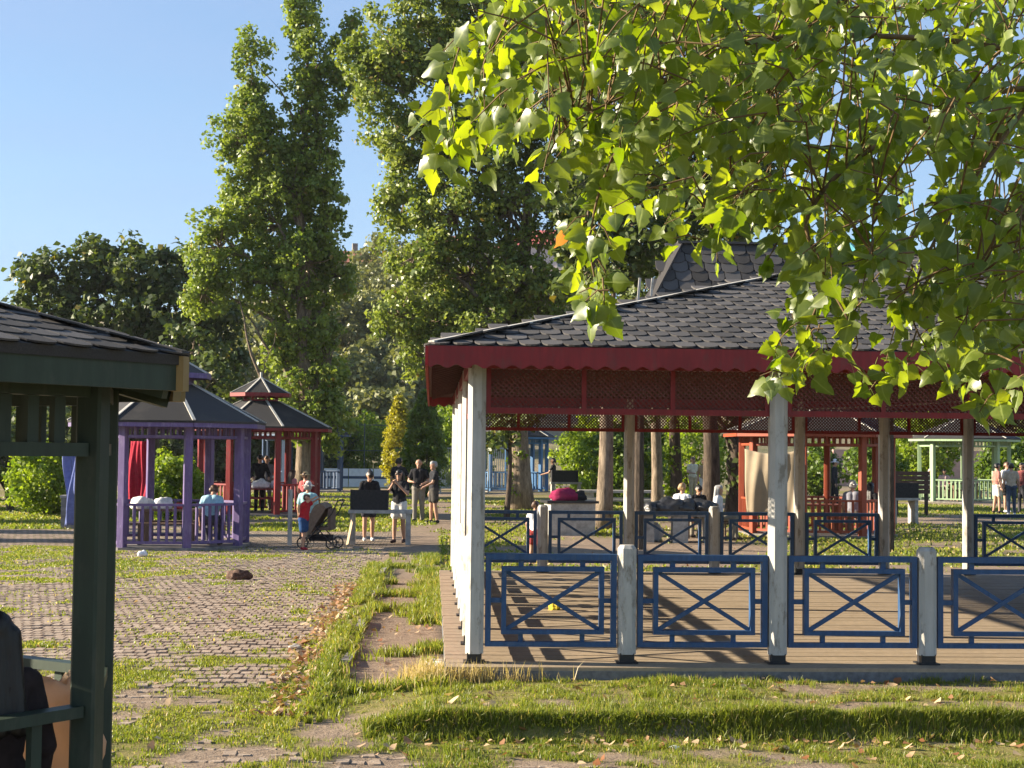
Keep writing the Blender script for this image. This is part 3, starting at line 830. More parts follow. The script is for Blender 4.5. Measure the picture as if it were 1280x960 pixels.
def gazebo(label, loc, rz_, mat, group=None, R_=1.85, RE=2.3, rail=0.95, fz0=2.30, fz1=2.62, ez=2.66, az=3.75, open_sides=(), nb=6, fb=7,
           cup=True, pw=0.16, roofmat=None, shingle_sides=(), fasc=0.13, floor=True, cup_scale=1.0, fw=0.022):
    roofmat = roofmat or M['shinglefar']
    g = thing('octagonal_gazebo', label, 'gazebo', loc, rz_, group)
    N = 8; A = [2 * math.pi * k / N for k in range(N)]
    vtx = [Vector((R_ * math.cos(a), R_ * math.sin(a), 0)) for a in A]
    ev = [Vector((RE * math.cos(a), RE * math.sin(a), ez)) for a in A]
    if floor:
        m = MB(); m.prism([((R_ + .14) * math.cos(a), (R_ + .14) * math.sin(a)) for a in A], -0.25, 0.05); m.build('floor', M['concretedark'], g)
    h = pw / 2; c = 0.012
    m = MB(); m.prism([(h - c, -h), (h, -h + c), (h, h - c), (h - c, h), (-h + c, h), (-h, h - c), (-h, -h + c), (-h + c, -h)], 0.02, fz1 - 0.002); pme = m.mesh('post', mat)
    for k in range(N): inst('post', pme, g, Matrix.Translation(vtx[k]) @ Matrix.Rotation(A[k], 4, 'Z'))
    side = (vtx[1] - vtx[0]).length
    Lr = side - pw
    m = MB(); m.box((0, -0.045, rail - 0.05), (Lr, 0.045, rail)); TR = m.mesh('top_rail', mat)
    m = MB(); m.box((0, -0.035, 0.12), (Lr, 0.035, 0.18)); BR = m.mesh('bottom_rail', mat)
    m = MB(); m.box((-0.028, -0.018, 0.181), (0.028, 0.018, rail - 0.051)); BA = m.mesh('baluster', mat)
    m = MB(); m.box((0, -0.04, fz0), (Lr, 0.04, fz0 + 0.06)); FB = m.mesh('frieze_rail', mat)
    m = MB(); m.box((0, -0.045, fz1 - 0.08), (Lr, 0.045, fz1)); FT = m.mesh('frieze_beam', mat)
    m = MB(); m.box((-fw, -0.018, fz0 + 0.061), (fw, 0.018, fz1 - 0.081)); FS = m.mesh('frieze_baluster', mat)
    eside = (ev[1] - ev[0]).length
    m = MB(); m.box((0.004, -0.018, -fasc), (eside - 0.004, 0.018, 0.0)); FA_ = m.mesh('fascia', mat)
    rc = 0.27 * RE * cup_scale if cup else 0.0
    zc = ez + (az - ez) * (1 - rc / RE) if cup else az
    top = [Vector((rc * math.cos(a), rc * math.sin(a), zc)) for a in A] if cup else None
    for k in range(N):
        k2 = (k + 1) % N
        d = (vtx[k2] - vtx[k]).normalized(); an = math.atan2(d.y, d.x)
        B0 = Matrix.Translation(vtx[k] + d * pw / 2) @ Matrix.Rotation(an, 4, 'Z')
        if k not in open_sides:
            inst('top_rail', TR, g, B0); inst('bottom_rail', BR, g, B0)
            for j in range(nb): inst('baluster', BA, g, B0 @ Matrix.Translation((Lr * (j + 1) / (nb + 1), 0, 0)))
        inst('frieze_rail', FB, g, B0); inst('frieze_beam', FT, g, B0)
        for j in range(fb): inst('frieze_baluster', FS, g, B0 @ Matrix.Translation((Lr * (j + 1) / (fb + 1), 0, 0)))
        de = (ev[k2] - ev[k]).normalized()
        inst('fascia', FA_, g, Matrix.Translation(ev[k] + Vector((0, 0, -0.004))) @ Matrix.Rotation(math.atan2(de.y, de.x), 4, 'Z'))
        # roof slope, slightly thick
        t_ = Vector((0, 0, -0.045))
        mid = (ev[k] + ev[k2]).normalized() * 0.0
        ov = 1.015
        e0, e1 = Vector((ev[k].x * ov, ev[k].y * ov, ez)), Vector((ev[k2].x * ov, ev[k2].y * ov, ez))
        m = MB()
        if cup: q = [e0, e1, top[k2], top[k]]
        else: q = [e0, e1, Vector((0, 0, az))]
        n = len(q); vv = [p for p in q] + [p + t_ for p in q]
        m.add(vv, [tuple(range(n)), tuple(reversed(range(n, 2 * n))), (0, n, n + 1, 1)])
        rs = m.build('roof_slope', roofmat, g)
        if k in shingle_sides:
            ax, ay = e1 - e0, (e0 + e1) / 2
            ux = ax.normalized(); pk = q[-1] if not cup else (top[k] + top[k2]) / 2
            up = (pk - ay); SLn = up.length; up = up.normalized(); nn = ux.cross(up)
            F3 = Matrix((ux, up, nn)).transposed()
            nr = int(SLn / 0.16); wd0 = ax.length
            for r_ in range(nr):
                v_ = r_ * 0.16 - 0.02
                halfw = wd0 / 2 * (1 - max(0, v_) / SLn) + 0.02
                u = -halfw + (0.0 if r_ % 2 else 0.095)
                while u < halfw + 0.02:
                    if abs(u) < halfw + 0.03:
                        M4 = Matrix.Translation(ay + F3 @ Vector((u, v_, 0.002))) @ F3.to_4x4() @ Matrix.Diagonal((0.93, 0.66, 0.5, 1.0))
                        inst('shingle', SHM, rs, M4)
                    u += 0.19
        m = MB(); pe = Vector((e0.x, e0.y, ez)); pt = top[k] if cup else Vector((0, 0, az))
        m.beam(pe + Vector((0, 0, 0.012)), pt + Vector((0, 0, 0.012)), 0.07, 0.02); m.build('hip_strip', M['cap'] if roofmat is M['shinglefar'] else M['shingle'], g)
    if cup:
        # small raised lantern roof on stub posts
        cu = MB(); s_ = cup_scale
        z1 = zc + 0.24
        cu.prism([(rc * .9 * math.cos(a), rc * .9 * math.sin(a)) for a in A], zc - 0.08, zc + 0.05)
        cupo = cu.build('lantern', mat, g)
        m = MB(); m.box((-0.03, -0.03, zc + 0.052), (0.03, 0.03, z1)); LPM = m.mesh('lantern_post', mat)
        for a in A: inst('lantern_post', LPM, cupo, Matrix.Translation((rc * 0.84 * math.cos(a), rc * 0.84 * math.sin(a), 0)))
        rr = rc * 1.55
        m = MB()
        ring = [Vector((rr * math.cos(a), rr * math.sin(a), z1)) for a in A]; ap = Vector((0, 0, z1 + rr * 0.52))
        for k in range(N):
            m.add([ring[k], ring[(k + 1) % N], ap], [(0, 1, 2)])
        m.add(ring, [tuple(reversed(range(N)))])
        m.build('lantern_roof', roofmat, cupo)
        m = MB()
        for k in range(N): m.beam(ring[k] + Vector((0, 0, -0.05)), ring[(k + 1) % N] + Vector((0, 0, -0.05)), 0.03, 0.11)
        m.build('lantern_fascia', mat, cupo)
        m = MB()
        for k in range(N): m.beam(ring[k] + Vector((0, 0, .012)), ap + Vector((0, 0, .012)), 0.05, 0.02)
        m.beam(ap, ap + Vector((0, 0, 0.16)), 0.06, 0.06); m.build('lantern_ridges', M['cap'], cupo)
    return g

H8 = math.pi / 8
# near dark green one at the left edge
gg = gazebo('dark green gazebo with shingle roof and a long-haired person seated inside', (-3.18, 7.69, -0.02), R(-13.3), M['green'], R_=1.70, RE=2.10, rail=0.95,
            fz0=2.055, fz1=2.40, ez=2.51, az=3.04, open_sides=(3,), nb=4, fb=7, cup=False, pw=0.118, roofmat=M['shingle'], shingle_sides=(0, 7, 6), fasc=0.155, fw=0.030)
for k in range(8):     # ochre rafter ends under the eave corners
    a = 2 * math.pi * k / 8
    m = MB(); m.beam((1.2 * math.cos(a), 1.2 * math.sin(a), 2.58), (2.05 * math.cos(a), 2.05 * math.sin(a), 2.37), 0.06, 0.11)
    m.build('rafter', M['green'], gg)
    m = MB(); m.box((-0.034, -0.034, -0.16), (0.034, 0.034, -0.005)); 
    m.build('corner_block', plainc if (plainc := paint('ochre_wood', (0.30, 0.20, 0.07), 0.2)) else None, gg, m=Matrix.Translation((2.105 * math.cos(a), 2.105 * math.sin(a), 2.51)) @ Matrix.Rotation(a, 4, 'Z'))

pp = on(211, 34.85)
gaz_purple = gazebo('purple gazebo with two-tier shingle roof and white bags on its table', pp, H8, M['purple'], open_sides=(3,), nb=6, R_=1.72, RE=2.12)
pr = on(325, 49.6)
gaz_red = gazebo('red gazebo with two-tier roof and people gathered round its table', pr, H8, M['red'], open_sides=(5,), nb=7)
pb = on(379, 74)
gaz_navy = gazebo('dark blue gazebo standing behind the red gazebo under a poplar', pb, H8, M['navy'], open_sides=(5,), nb=5, cup=False, fb=5)
po = on(1020, 41.5)
gaz_orange = gazebo('orange red gazebo with a beige sheet hung across one side', po, H8, M['orange'], open_sides=(7,), R_=1.95, RE=2.45, nb=7, cup=False, az=3.6)
pl = on(1205, 66)
gaz_pale = gazebo('pale green gazebo with balustrade on the sunny lawn', pl, H8 + 0.1, M['greenlight'], open_sides=(3,), nb=6, cup=False, R_=1.8, RE=2.25, az=3.6)
pbl = on(640, 77)
gaz_blue2 = gazebo('bright blue gazebo with white covers beyond the tree trunks', pbl, 0.1, paint('bright_blue_painted_wood', (0.05, 0.16, 0.34), 0.2), open_sides=(7,), nb=6, cup=False, R_=1.7, RE=2.1)

# ================================================================ TALL SHELTER behind, its steep roof showing over the pavilion
sp = at(930, 560, 36.0)
sh_ = thing('tall_shelter', 'tall shelter with steep dark shingle roof rising behind the pavilion', 'shelter', (sp.x, 36.0, g1(sp.x, 36)))
rA, rB = 6.85 - sh_.location.z, 5.0 - sh_.location.z
m = MB()
xl0, xl1, xr0, xr1 = -2.6, -1.5, 3.6, 2.8
q = [(xl0, -1.5, rB), (xr0, -1.5, rB), (xr0, 1.5, rB), (xl0, 1.5, rB), (xl1, 0, rA), (xr1, 0, rA)]
m.add(q, [(0, 1, 5, 4), (1, 2, 5), (2, 3, 4, 5), (3, 0, 4), (3, 2, 1, 0)])
srf = m.build('roof', M['roofbase'], sh_)
ua = Vector((1, 0, 0)); upv = Vector((0, 1.5, rA - rB)); un = upv.normalized(); nn = ua.cross(un)
F3 = Matrix((ua, un, nn)).transposed()
for r_ in range(8):
    v_ = r_ * 0.29
    f = v_ / upv.length
    u = xl0 + (xl1 - xl0) * f + (0.0 if r_ % 2 else 0.19)
    while u < xr0 + (xr1 - xr0) * f:
        inst('shingle', SHM, srf, Matrix.Translation(Vector((u, -1.5, rB)) + F3 @ Vector((0, v_, 0.004))) @ F3.to_4x4() @ Matrix.Diagonal((1.8, 1.2, 1.6, 1.0))); u += 0.37
for (x, y) in ((-2.55, -1.2), (2.98, -1.2), (-2.25, 1.2), (3.55, 1.2)):
    m = MB(); m.tube([(x, y, -0.1), (x, y, rB)], [0.12, 0.10], 10); m.build('post', M['barkdark'], sh_)
m = MB(); m.beam((xl0, -1.54, rB), (xl1, -0.02, rA + 0.03), 0.16, 0.05); m.build('hip_cap', M['shingle'], sh_)
m = MB(); m.beam((xl1 - .05, -0.02, rA + 0.05), (xr1, -0.02, rA + 0.05), 0.16, 0.05); m.build('ridge_cap', M['shingle'], sh_)
for dx in (0, 0.28):
    m = MB(); m.beam((-2.75 + dx, -1.56, rB - 0.9), (-2.6 + dx, -1.56, rB + 0.9), 0.05, 0.05); m.build('pole', M['white'], sh_)
# teal corrugated sheet fixed high on its right
m = MB(); n = 11
for i in range(n):
    x0 = 1.9 + i * 0.09; z0 = rA + 0.05 + i * 0.012 + 0.03 * (i % 2)
    m.add([(x0, -1.9, z0 - 0.5), (x0 + 0.09, -1.9, z0 - 0.5 + (0.03 if i % 2 == 0 else -0.03)), (x0 + 0.09, -0.6, z0 + (0.03 if i % 2 == 0 else -0.03)), (x0, -0.6, z0)], [(0, 1, 2, 3)])
m.build('corrugated_sheet', plain('teal_sheet', (0.10, 0.33, 0.36), 0.5, 0.4, 0, 8), sh_)

# ================================================================ TREES
def leaf_cloud(centers, sig, per, size, out_dirs=None, outw=0.55, flat=0.35):
    """kite-shaped leaves scattered about cluster centres"""
    n = len(centers) * per
    c = np.repeat(centers, per, 0)
    off = rng.normal(0, 1, (n, 3)); off *= (rng.random(n) ** 0.5)[:, None] / np.maximum(np.linalg.norm(off, axis=1), 1e-6)[:, None]
    s_ = np.repeat(sig, per) if hasattr(sig, '__len__') else np.full(n, sig)
    p = c + off * s_[:, None] * np.array([1, 1, 0.85])
    nr = rng.normal(0, 1, (n, 3)) * 0.75 + off * outw
    if out_dirs is not None: nr += np.repeat(out_dirs, per, 0) * 0.35
    nr[:, 2] += flat
    nr /= np.maximum(np.linalg.norm(nr, axis=1), 1e-6)[:, None]
    t = rng.normal(0, 1, (n, 3)); t[:, 2] -= 0.7
    t -= nr * np.sum(t * nr, 1)[:, None]; t /= np.maximum(np.linalg.norm(t, axis=1), 1e-6)[:, None]
    b = np.cross(nr, t)
    s = size * rng.uniform(0.65, 1.25, n)[:, None]
    v = np.stack([p - t * s * 0.5, p + b * s * 0.42 + nr * s * 0.10 - t * s * 0.08, p + t * s * 0.58 - nr * s * 0.08, p - b * s * 0.42 + nr * s * 0.10 - t * s * 0.08], 1)
    F = np.arange(n * 4).reshape(n, 4)
    return v.reshape(-1, 3), F

def wob(p0, p1, n, amp, seed):
    r = random.Random(seed); p0, p1 = Vector(p0), Vector(p1); out = []
    ph = [r.uniform(0, 6.28) for _ in range(4)]
    for i in range(n + 1):
        u = i / n; k = math.sin(math.pi * u)
        out.append(p0.lerp(p1, u) + Vector((math.sin(u * 5 + ph[0]), math.sin(u * 4 + ph[1]), 0.3 * math.sin(u * 6 + ph[2]))) * amp * k)
    return out

def tree(name, label, base, lobes, mat, leaf=0.17, dens=26, per=42, trunk_r=0.25, trunk_top=None, bark='bark', group=None, cat='tree', csig=0.42, extra_limbs=(), limb_from=0.25, vine=False, seed=1, twigs=True, flat=0.35, shell=0.5):
    """lobes: (centre, radii) in world metres"""
    base = Vector(base)
    t = thing(name, label, cat, base, 0, group)
    tt = Vector(trunk_top) if trunk_top is not None else Vector((base.x, base.y, max(l[0].z for l in lobes)))
    m = MB(); n = 14
    path = wob(base + Vector((0, 0, -0.25)), tt, n, trunk_r * 0.7, seed)
    rad = [trunk_r * (1.35 if i == 0 else 1.08 if i == 1 else 1.0) * (1 - 0.86 * (i / n)) for i in range(n + 1)]
    m.tube([p - base for p in path], rad, 12)
    rr = random.Random(seed)
    Cs, Sg, Od = [], [], []
    for li, (c, r) in enumerate(lobes):
        c = Vector(c); r = Vector(r)
        zt = c.z - 0.9 * r.z - rr.uniform(0.2, 1.0)
        u = min(0.93, max(limb_from, (zt - base.z) / max(0.1, tt.z - base.z)))
        st = path[int(u * n)]
        lr = trunk_r * (1 - 0.86 * u) * 0.55
        m.tube([p - base for p in wob(st, c + Vector((0, 0, r.z * 0.3)), 7, 0.18 + 0.05 * r.x, seed * 31 + li)], [lr * (1 - 0.11 * i) for i in range(8)], 6)
        k = max(5, int(dens * (r.x * r.y * r.z) ** 0.62))
        d = rng.normal(0, 1, (k, 3)); d /= np.linalg.norm(d, axis=1)[:, None]
        rad_ = shell + (1.03 - shell) * rng.random(k) ** 0.6
        pc = np.array(c) + d * rad_[:, None] * np.array(r)
        Cs.append(pc); Sg.append(rng.uniform(0.65, 1.2, k) * csig); Od.append(d)
        if twigs:
            for q in pc[::2]:
                m.tube([c - base, (c * 0.45 + Vector(q) * 0.55) - base + Vector((0, 0, -0.08)), Vector(q) - base], [lr * 0.28, lr * 0.2, 0.008], 4, cap=False)
    for (p0, p1, r0) in extra_limbs:
        m.tube([p - base for p in wob(p0, p1, 6, 0.15, rr.random())], [r0 * (1 - 0.14 * i) for i in range(7)], 6)
    m.build('trunk', M[bark], t, smooth=True)
    Cs = np.concatenate(Cs); Sg = np.concatenate(Sg); Od = np.concatenate(Od)
    V, F = leaf_cloud(Cs, Sg, per, leaf, Od, flat=flat)
    V = V - np.array(base)
    nl = len(F)
    rv = np.clip(0.5 * np.repeat(rng.random(len(Cs)), per) + 0.5 * rng.random(nl), 0, 0.95)
    rv = np.where(rng.random(nl) < 0.012, 0.98, rv)
    inst('crown', mesh_np('crown', V, F, mat, rnd=rv), t)
    if vine:
        k = 46
        zz = rng.uniform(0.3, 3.3, k); aa = rng.uniform(1.8, 4.6, k)
        cc = np.stack([np.cos(aa) * trunk_r * 1.05, np.sin(aa) * trunk_r * 1.05, zz], 1)
        V, F = leaf_cloud(cc, 0.20, 16, 0.12)
        inst('climber_leaves', mesh_np('climber_leaves', V, F, M['leaf_bright'], rnd=rng.random(len(F)) * 0.9), t)
    return t

def lb(Y, spec, depth=1.0):
    """crown lobes given by where they show and their size in photo pixels, at distance Y"""
    out = []
    for q in spec:
        px, py, rx, ry = q[:4]; dy = q[4] if len(q) > 4 else random.uniform(-0.5, 0.5) * rx * Y / FPX
        k = Y / FPX
        out.append((at(px, py, Y + dy), (rx * k, rx * k * depth, ry * k)))
    return out

# tall poplar behind the red gazebo
Yp = 60.0
tree('poplar_tree', 'tall slender poplar standing alone against the sky behind the gazebos', on(378, Yp),
     lb(Yp, [(378, 20, 26, 42), (400, 78, 30, 48), (316, 90, 24, 58), (322, 145, 26, 40), (300, 175, 40, 42), (338, 190, 40, 60), (404, 165, 22, 60), (350, 280, 52, 56), (275, 310, 44, 50),
             (410, 265, 24, 50), (385, 330, 45, 50), (420, 345, 26, 40), (330, 350, 42, 40), (255, 365, 34, 32), (380, 410, 44, 48), (412, 455, 26, 52), (352, 450, 24, 38), (385, 505, 38, 46), (418, 530, 20, 40), (440, 40, 14, 26), (380, 130, 26, 46), (390, 215, 32, 52), (365, 235, 38, 46), (312, 250, 34, 38), (428, 110, 16, 28)]),
     M['leaf_poplar'], leaf=0.16, dens=38, per=56, trunk_r=0.30, trunk_top=at(385, 40, Yp), csig=0.40, seed=3,
     extra_limbs=[(at(366, 470, Yp), at(300, 385, Yp), 0.09), (at(334, 492, Yp - 1), at(290, 352, Yp - 1), 0.08), (at(372, 420, Yp), at(296, 330, Yp), 0.06), (at(330, 480, Yp - 1), at(345, 400, Yp - 1), 0.03)], shell=0.35)

# broad double poplar in the middle, trunk ivy-clad behind the pavilion
Yq = 54.0
tree('poplar_tree', 'massive leafy poplar with ivy on its trunk rising behind the pavilion roof', on(654, Yq),
     lb(Yq, [(520, -60, 60, 60), (470, 110, 34, 44), (445, 75, 22, 32), (490, 60, 44, 60), (540, 60, 60, 70), (600, 20, 60, 80), (665, 60, 60, 80), (495, 170, 44, 46), (560, 170, 60, 60), (628, 170, 56, 60), (700, 170, 50, 70),
             (505, 250, 44, 44), (570, 270, 58, 54), (640, 260, 54, 60), (705, 275, 44, 54), (520, 320, 44, 44), (585, 345, 54, 44), (648, 350, 44, 44), (500, 395, 36, 36), (550, 400, 50, 40), (612, 410, 50, 36), (690, 370, 46, 36), (535, 445, 34, 30), (575, 470, 40, 30)]),
     M['leaf_poplar2'], leaf=0.155, dens=35, per=54, trunk_r=0.36, trunk_top=at(655, 40, Yq), csig=0.42, seed=5, vine=True,
     extra_limbs=[(at(655, 380, Yq), at(592, 320, Yq), 0.12), (at(650, 330, Yq), at(672, 200, Yq), 0.12)], shell=0.35)
# darker tree close behind, thick bare trunk lit from the side
Yr = 43.0
tree('poplar_tree', 'thick-trunked tree with furrowed bark standing right behind the pavilion railing', on(754, Yr),
     lb(Yr, [(745, 330, 60, 60), (800, 280, 70, 70), (740, 220, 60, 70), (840, 180, 80, 80), (760, 100, 80, 80), (870, 60, 90, 90), (770, 10, 90, 80), (920, 250, 60, 60), (950, 120, 70, 70)]),
     M['leaf_dark'], leaf=0.20, dens=26, per=36, trunk_r=0.23, trunk_top=at(765, 60, Yr), csig=0.45, seed=8, limb_from=0.35)
for (px, Y, r_, lab, bk, sd) in ((822, 50, 0.20, 'slim sunlit tree trunk rising close behind the picnic table', 'bark', 11), (846, 47, 0.21, 'dark tree trunk with a leafy shoot at its foot by the picnic table', 'barkdark', 12),
                                 (886, 45, 0.28, 'broad dark tree trunk beside the white-haired picnicker', 'barkdark', 13), (915, 46, 0.24, 'leafy low-branched tree next to the hanging beige sheet', 'barkdark', 14),
                                 (634, 47, 0.10, 'thin dark young tree trunk before the blue gazebo', 'barkdark', 15)):
    p = on(px, Y); sc_ = Y / FPX
    lo = [(px - 25, 480, 40, 40), (px + 20, 430, 50, 50), (px - 10, 350, 55, 60), (px + 15, 250, 55, 60)]
    if sd == 14: lo += [(px + 2, 560, 16, 26), (px + 10, 600, 14, 26), (px - 4, 520, 22, 26)]
    if sd == 15: lo = [(px - 12, 545, 26, 24), (px + 14, 528, 28, 24), (px, 500, 34, 28)]
    tree('park_tree', lab, p, lb(Y, lo), M['leaf_dark'], leaf=0.18, dens=20, per=34, trunk_r=r_, trunk_top=at(px + 4, 200 if sd != 15 else 470, Y), bark=bk, csig=0.42, seed=sd, limb_from=0.45 if sd != 14 else 0.1, twigs=False, vine=(sd == 12))

# dark broad-leaved tree at the left
Yl = 66.0
tree('broadleaf_tree', 'dark round-topped broadleaf tree spreading behind the purple gazebo', on(190, Yl),
     lb(Yl, [(70, 345, 44, 34), (35, 338, 26, 24), (120, 330, 44, 34), (175, 335, 44, 36), (235, 345, 46, 40), (60, 395, 50, 40), (140, 390, 60, 50), (215, 400, 60, 50), (270, 400, 34, 40), (110, 440, 60, 40), (190, 455, 66, 46), (262, 455, 40, 42), (60, 450, 44, 40), (230, 500, 50, 34), (150, 510, 50, 34), (290, 470, 22, 34)]),
     M['leaf_dark'], leaf=0.26, dens=22, per=34, trunk_r=0.34, trunk_top=at(185, 345, Yl), bark='barkdark', csig=0.52, seed=21, flat=0.6)
# trees out of the picture to the left, whose long shadows stripe the plaza
for (x, y, h_, sd) in ((-24, 41.5, 8.0, 31), (-31, 46.5, 10, 32), (-20, 37.8, 5.0, 33), (-27, 52.5, 9.5, 34), (-38, 60, 13, 35)):
    b = Vector((x, y, g1(x, y)))
    tree('plaza_tree', 'round park tree bordering the stone plaza', b, [(b + Vector((rr_x, rr_y, h_ * k)), (1.5, 0.55 if sd in (31, 33) else 1.0, h_ * 0.16)) for (rr_x, rr_y, k) in ((0, 0, .9), (-.8, .2, .7), (.9, -.2, .68), (.2, .3, .5), (-.4, -.3, .5))],
         M['leaf_dark'], leaf=0.26, dens=16, per=30, trunk_r=0.2, bark='barkdark', csig=0.55, seed=sd, group='trees bordering the plaza', twigs=False)

def shrub(name, label, base, rx, rz_, mat, leaf, k, per, cone=False, group=None, sig=0.2, cat='shrub'):
    base = Vector(base)
    t = thing(name, label, cat, base, 0, group)
    m = MB()
    for j in range(5):
        a = j * 1.256; m.tube([(0.04 * math.cos(a), 0.04 * math.sin(a), -0.1), (rx * .35 * math.cos(a), rx * .35 * math.sin(a), rz_ * 0.6), (rx * .5 * math.cos(a), rx * .5 * math.sin(a), rz_ * (1.3 if not cone else 1.0))], [0.035, 0.025, 0.008], 5)
    m.build('stem', M['barkdark'], t)
    d = rng.normal(0, 1, (k, 3)); d /= np.linalg.norm(d, axis=1)[:, None]
    if cone:
        zz = rng.random(k) ** 0.8; prof = np.sin(np.pi * np.clip(zz * 0.92 + 0.10, 0, 1)) ** 0.7 * (1 - 0.35 * zz)
        rr_ = rx * prof * (0.75 + 0.3 * rng.random(k)); an = rng.random(k) * 6.283
        pc = np.stack([rr_ * np.cos(an), rr_ * np.sin(an), 0.08 + zz * rz_ * 2], 1); d = np.stack([np.cos(an), np.sin(an), an * 0 + .3], 1)
    else:
        pc = d * (0.45 + 0.6 * rng.random(k) ** 0.6)[:, None] * np.array([rx, rx, rz_]) * (0.85 + 0.3 * rng.random(k))[:, None]; pc[:, 2] = np.maximum(pc[:, 2] + rz_, 0.1)
    V, F = leaf_cloud(pc, sig, per, leaf, d)
    cl = np.repeat(rng.random(k), per)
    inst('foliage', mesh_np('foliage', V, F, mat, rnd=np.clip(0.5 * cl + 0.5 * rng.random(len(F)), 0, .95)), t)
    return t

shrub('thuja', 'conical bright green thuja behind the men by the grill', on(530, 66), 0.95, 2.1, M['leaf_thuja'], 0.13, 340, 30, True, sig=0.24)
shrub('thuja', 'golden yellow conical thuja before the chain-link fence', on(498, 78), 0.85, 2.2, M['leaf_gold'], 0.13, 240, 28, True, sig=0.24)
shrub('shrub', 'dense green bush with bright sunlit side behind the purple gazebo', on(214, 46), 0.85, 0.95, M['leaf_bright'], 0.12, 190, 36, sig=0.24)
shrub('shrub', 'bright green bush with smoky shade framed by the dark green gazebo', on(62, 48), 1.2, 1.05, M['leaf_bright'], 0.13, 170, 32, sig=0.26)
shrub('shrub', 'round bush with yellow top beyond the chain-link fence', on(448, 92), 2.1, 2.0, M['leaf_bright'], 0.2, 260, 30, sig=0.4)
shrub('shrub', 'pale leafy bush beside the pavilion corner and iron fence', on(575, 84), 1.7, 2.3, M['leaf_bright'], 0.2, 220, 28, sig=0.4)
shrub('shrub', 'big glossy bush glowing yellow green behind the dark-haired cook', on(742, 67), 1.6, 1.6, M['leaf_bright'], 0.16, 330, 30, sig=0.3)
shrub('shrub', 'deep green bush growing beside the furrowed tree trunk', on(790, 58), 1.3, 1.6, M['leaf_thuja'], 0.16, 200, 30, sig=0.3)
shrub('shrub', 'airy bush with bright leaves beyond the standing man in cream', on(866, 74), 1.6, 1.9, M['leaf_bright'], 0.18, 180, 26, sig=0.35)
shrub('shrub', 'yellow green tree-like bush beside the pale green gazebo', on(1150, 84), 1.9, 2.3, M['leaf_bright'], 0.2, 260, 28, sig=0.4)
shrub('shrub', 'spreading green bush behind the group of young people', on(1275, 74), 2.0, 1.4, M['leaf_thuja'], 0.2, 240, 28, sig=0.4)
shrub('shrub', 'green bush seen through the back of the orange gazebo', on(1095, 70), 1.2, 1.3, M['leaf_thuja'], 0.18, 150, 26, sig=0.35)
shrub('shrub', 'small leafy bush between the orange gazebo and the walker in white cap', on(1025, 72), 0.9, 1.2, M['leaf_thuja'], 0.18, 110, 26, sig=0.35)
p = on(14, 50)
tree('park_tree', 'small dark tree with bare trunk framed by the green gazebo', p, lb(50, [(8, 580, 34, 36), (30, 560, 26, 28), (-14, 560, 30, 30)]), M['leaf_dark'], leaf=0.16, dens=22, per=30, trunk_r=0.13, bark='barkdark', csig=0.35, seed=41)
p = on(258, 56)
tree('park_tree', 'pale sunlit tree trunk between the purple and the red gazebos', p, lb(56, [(262, 470, 40, 40), (240, 440, 44, 40), (285, 500, 26, 26)]), M['leaf_dark'], leaf=0.2, dens=18, per=30, trunk_r=0.30, trunk_top=at(250, 430, 56), bark='bark', csig=0.45, seed=43, limb_from=0.6)
for k, (px, Y, rx, rz_) in enumerate(((-5, 86, 2.6, 2.0), (35, 88, 2.6, 2.4), (80, 85, 2.8, 2.2), (125, 88, 2.6, 2.5), (165, 84, 2.6, 2.2), (205, 87, 2.8, 2.5), (245, 84, 2.6, 2.3), (290, 88, 2.8, 2.6), (325, 86, 2.6, 2.4), (362, 89, 2.6, 2.6), (398, 92, 2.4, 2.6))):
    shrub('hedge_bush', 'dark green bush in the hedge row behind the gazebos', on(px, Y), rx, rz_, M['leaf_dark'], 0.26, 150, 30, sig=0.55, group='bushes of the hedge row behind the gazebos')
# growth on the hillside
hl = [(430, 118, 3.2, 2.6), (478, 112, 2.2, 2.0), (452, 124, 2.8, 2.6), (440, 140, 3.4, 3.0), (468, 138, 3.2, 3.0), (490, 146, 3.4, 3.2), (456, 156, 3.4, 2.6), (512, 118, 2.6, 3.0), (476, 168, 3.4, 3.4), (520, 155, 4.0, 3.6), (560, 140, 3.8, 3.4), (610, 145, 4.5, 4.0), (680, 140, 4.0, 4.2), (330, 120, 4.4, 4.2), (290, 128, 4.0, 4.2), (250, 118, 3.6, 3.0), (448, 176, 2.4, 2.0), (380, 135, 4.0, 4.5), (760, 140, 4.5, 4.5),
      (1010, 125, 2.4, 1.8), (1180, 128, 2.8, 2.0), (1265, 120, 2.2, 1.8), (930, 122, 3.0, 2.6), (860, 126, 3.5, 3.2), (180, 125, 4, 3.6), (60, 125, 4, 3.4), (120, 118, 3.5, 3.0), (0, 118, 3.4, 3.0)]
for (px, Y, rx, rz_) in hl:
    shrub('hillside_tree', 'bushy tree growing on the dry hillside behind the park', on(px, Y), rx, rz_, M['leaf_hill'], 0.42, 110, 26, sig=0.85, group='bushy trees on the hillside', cat='tree')

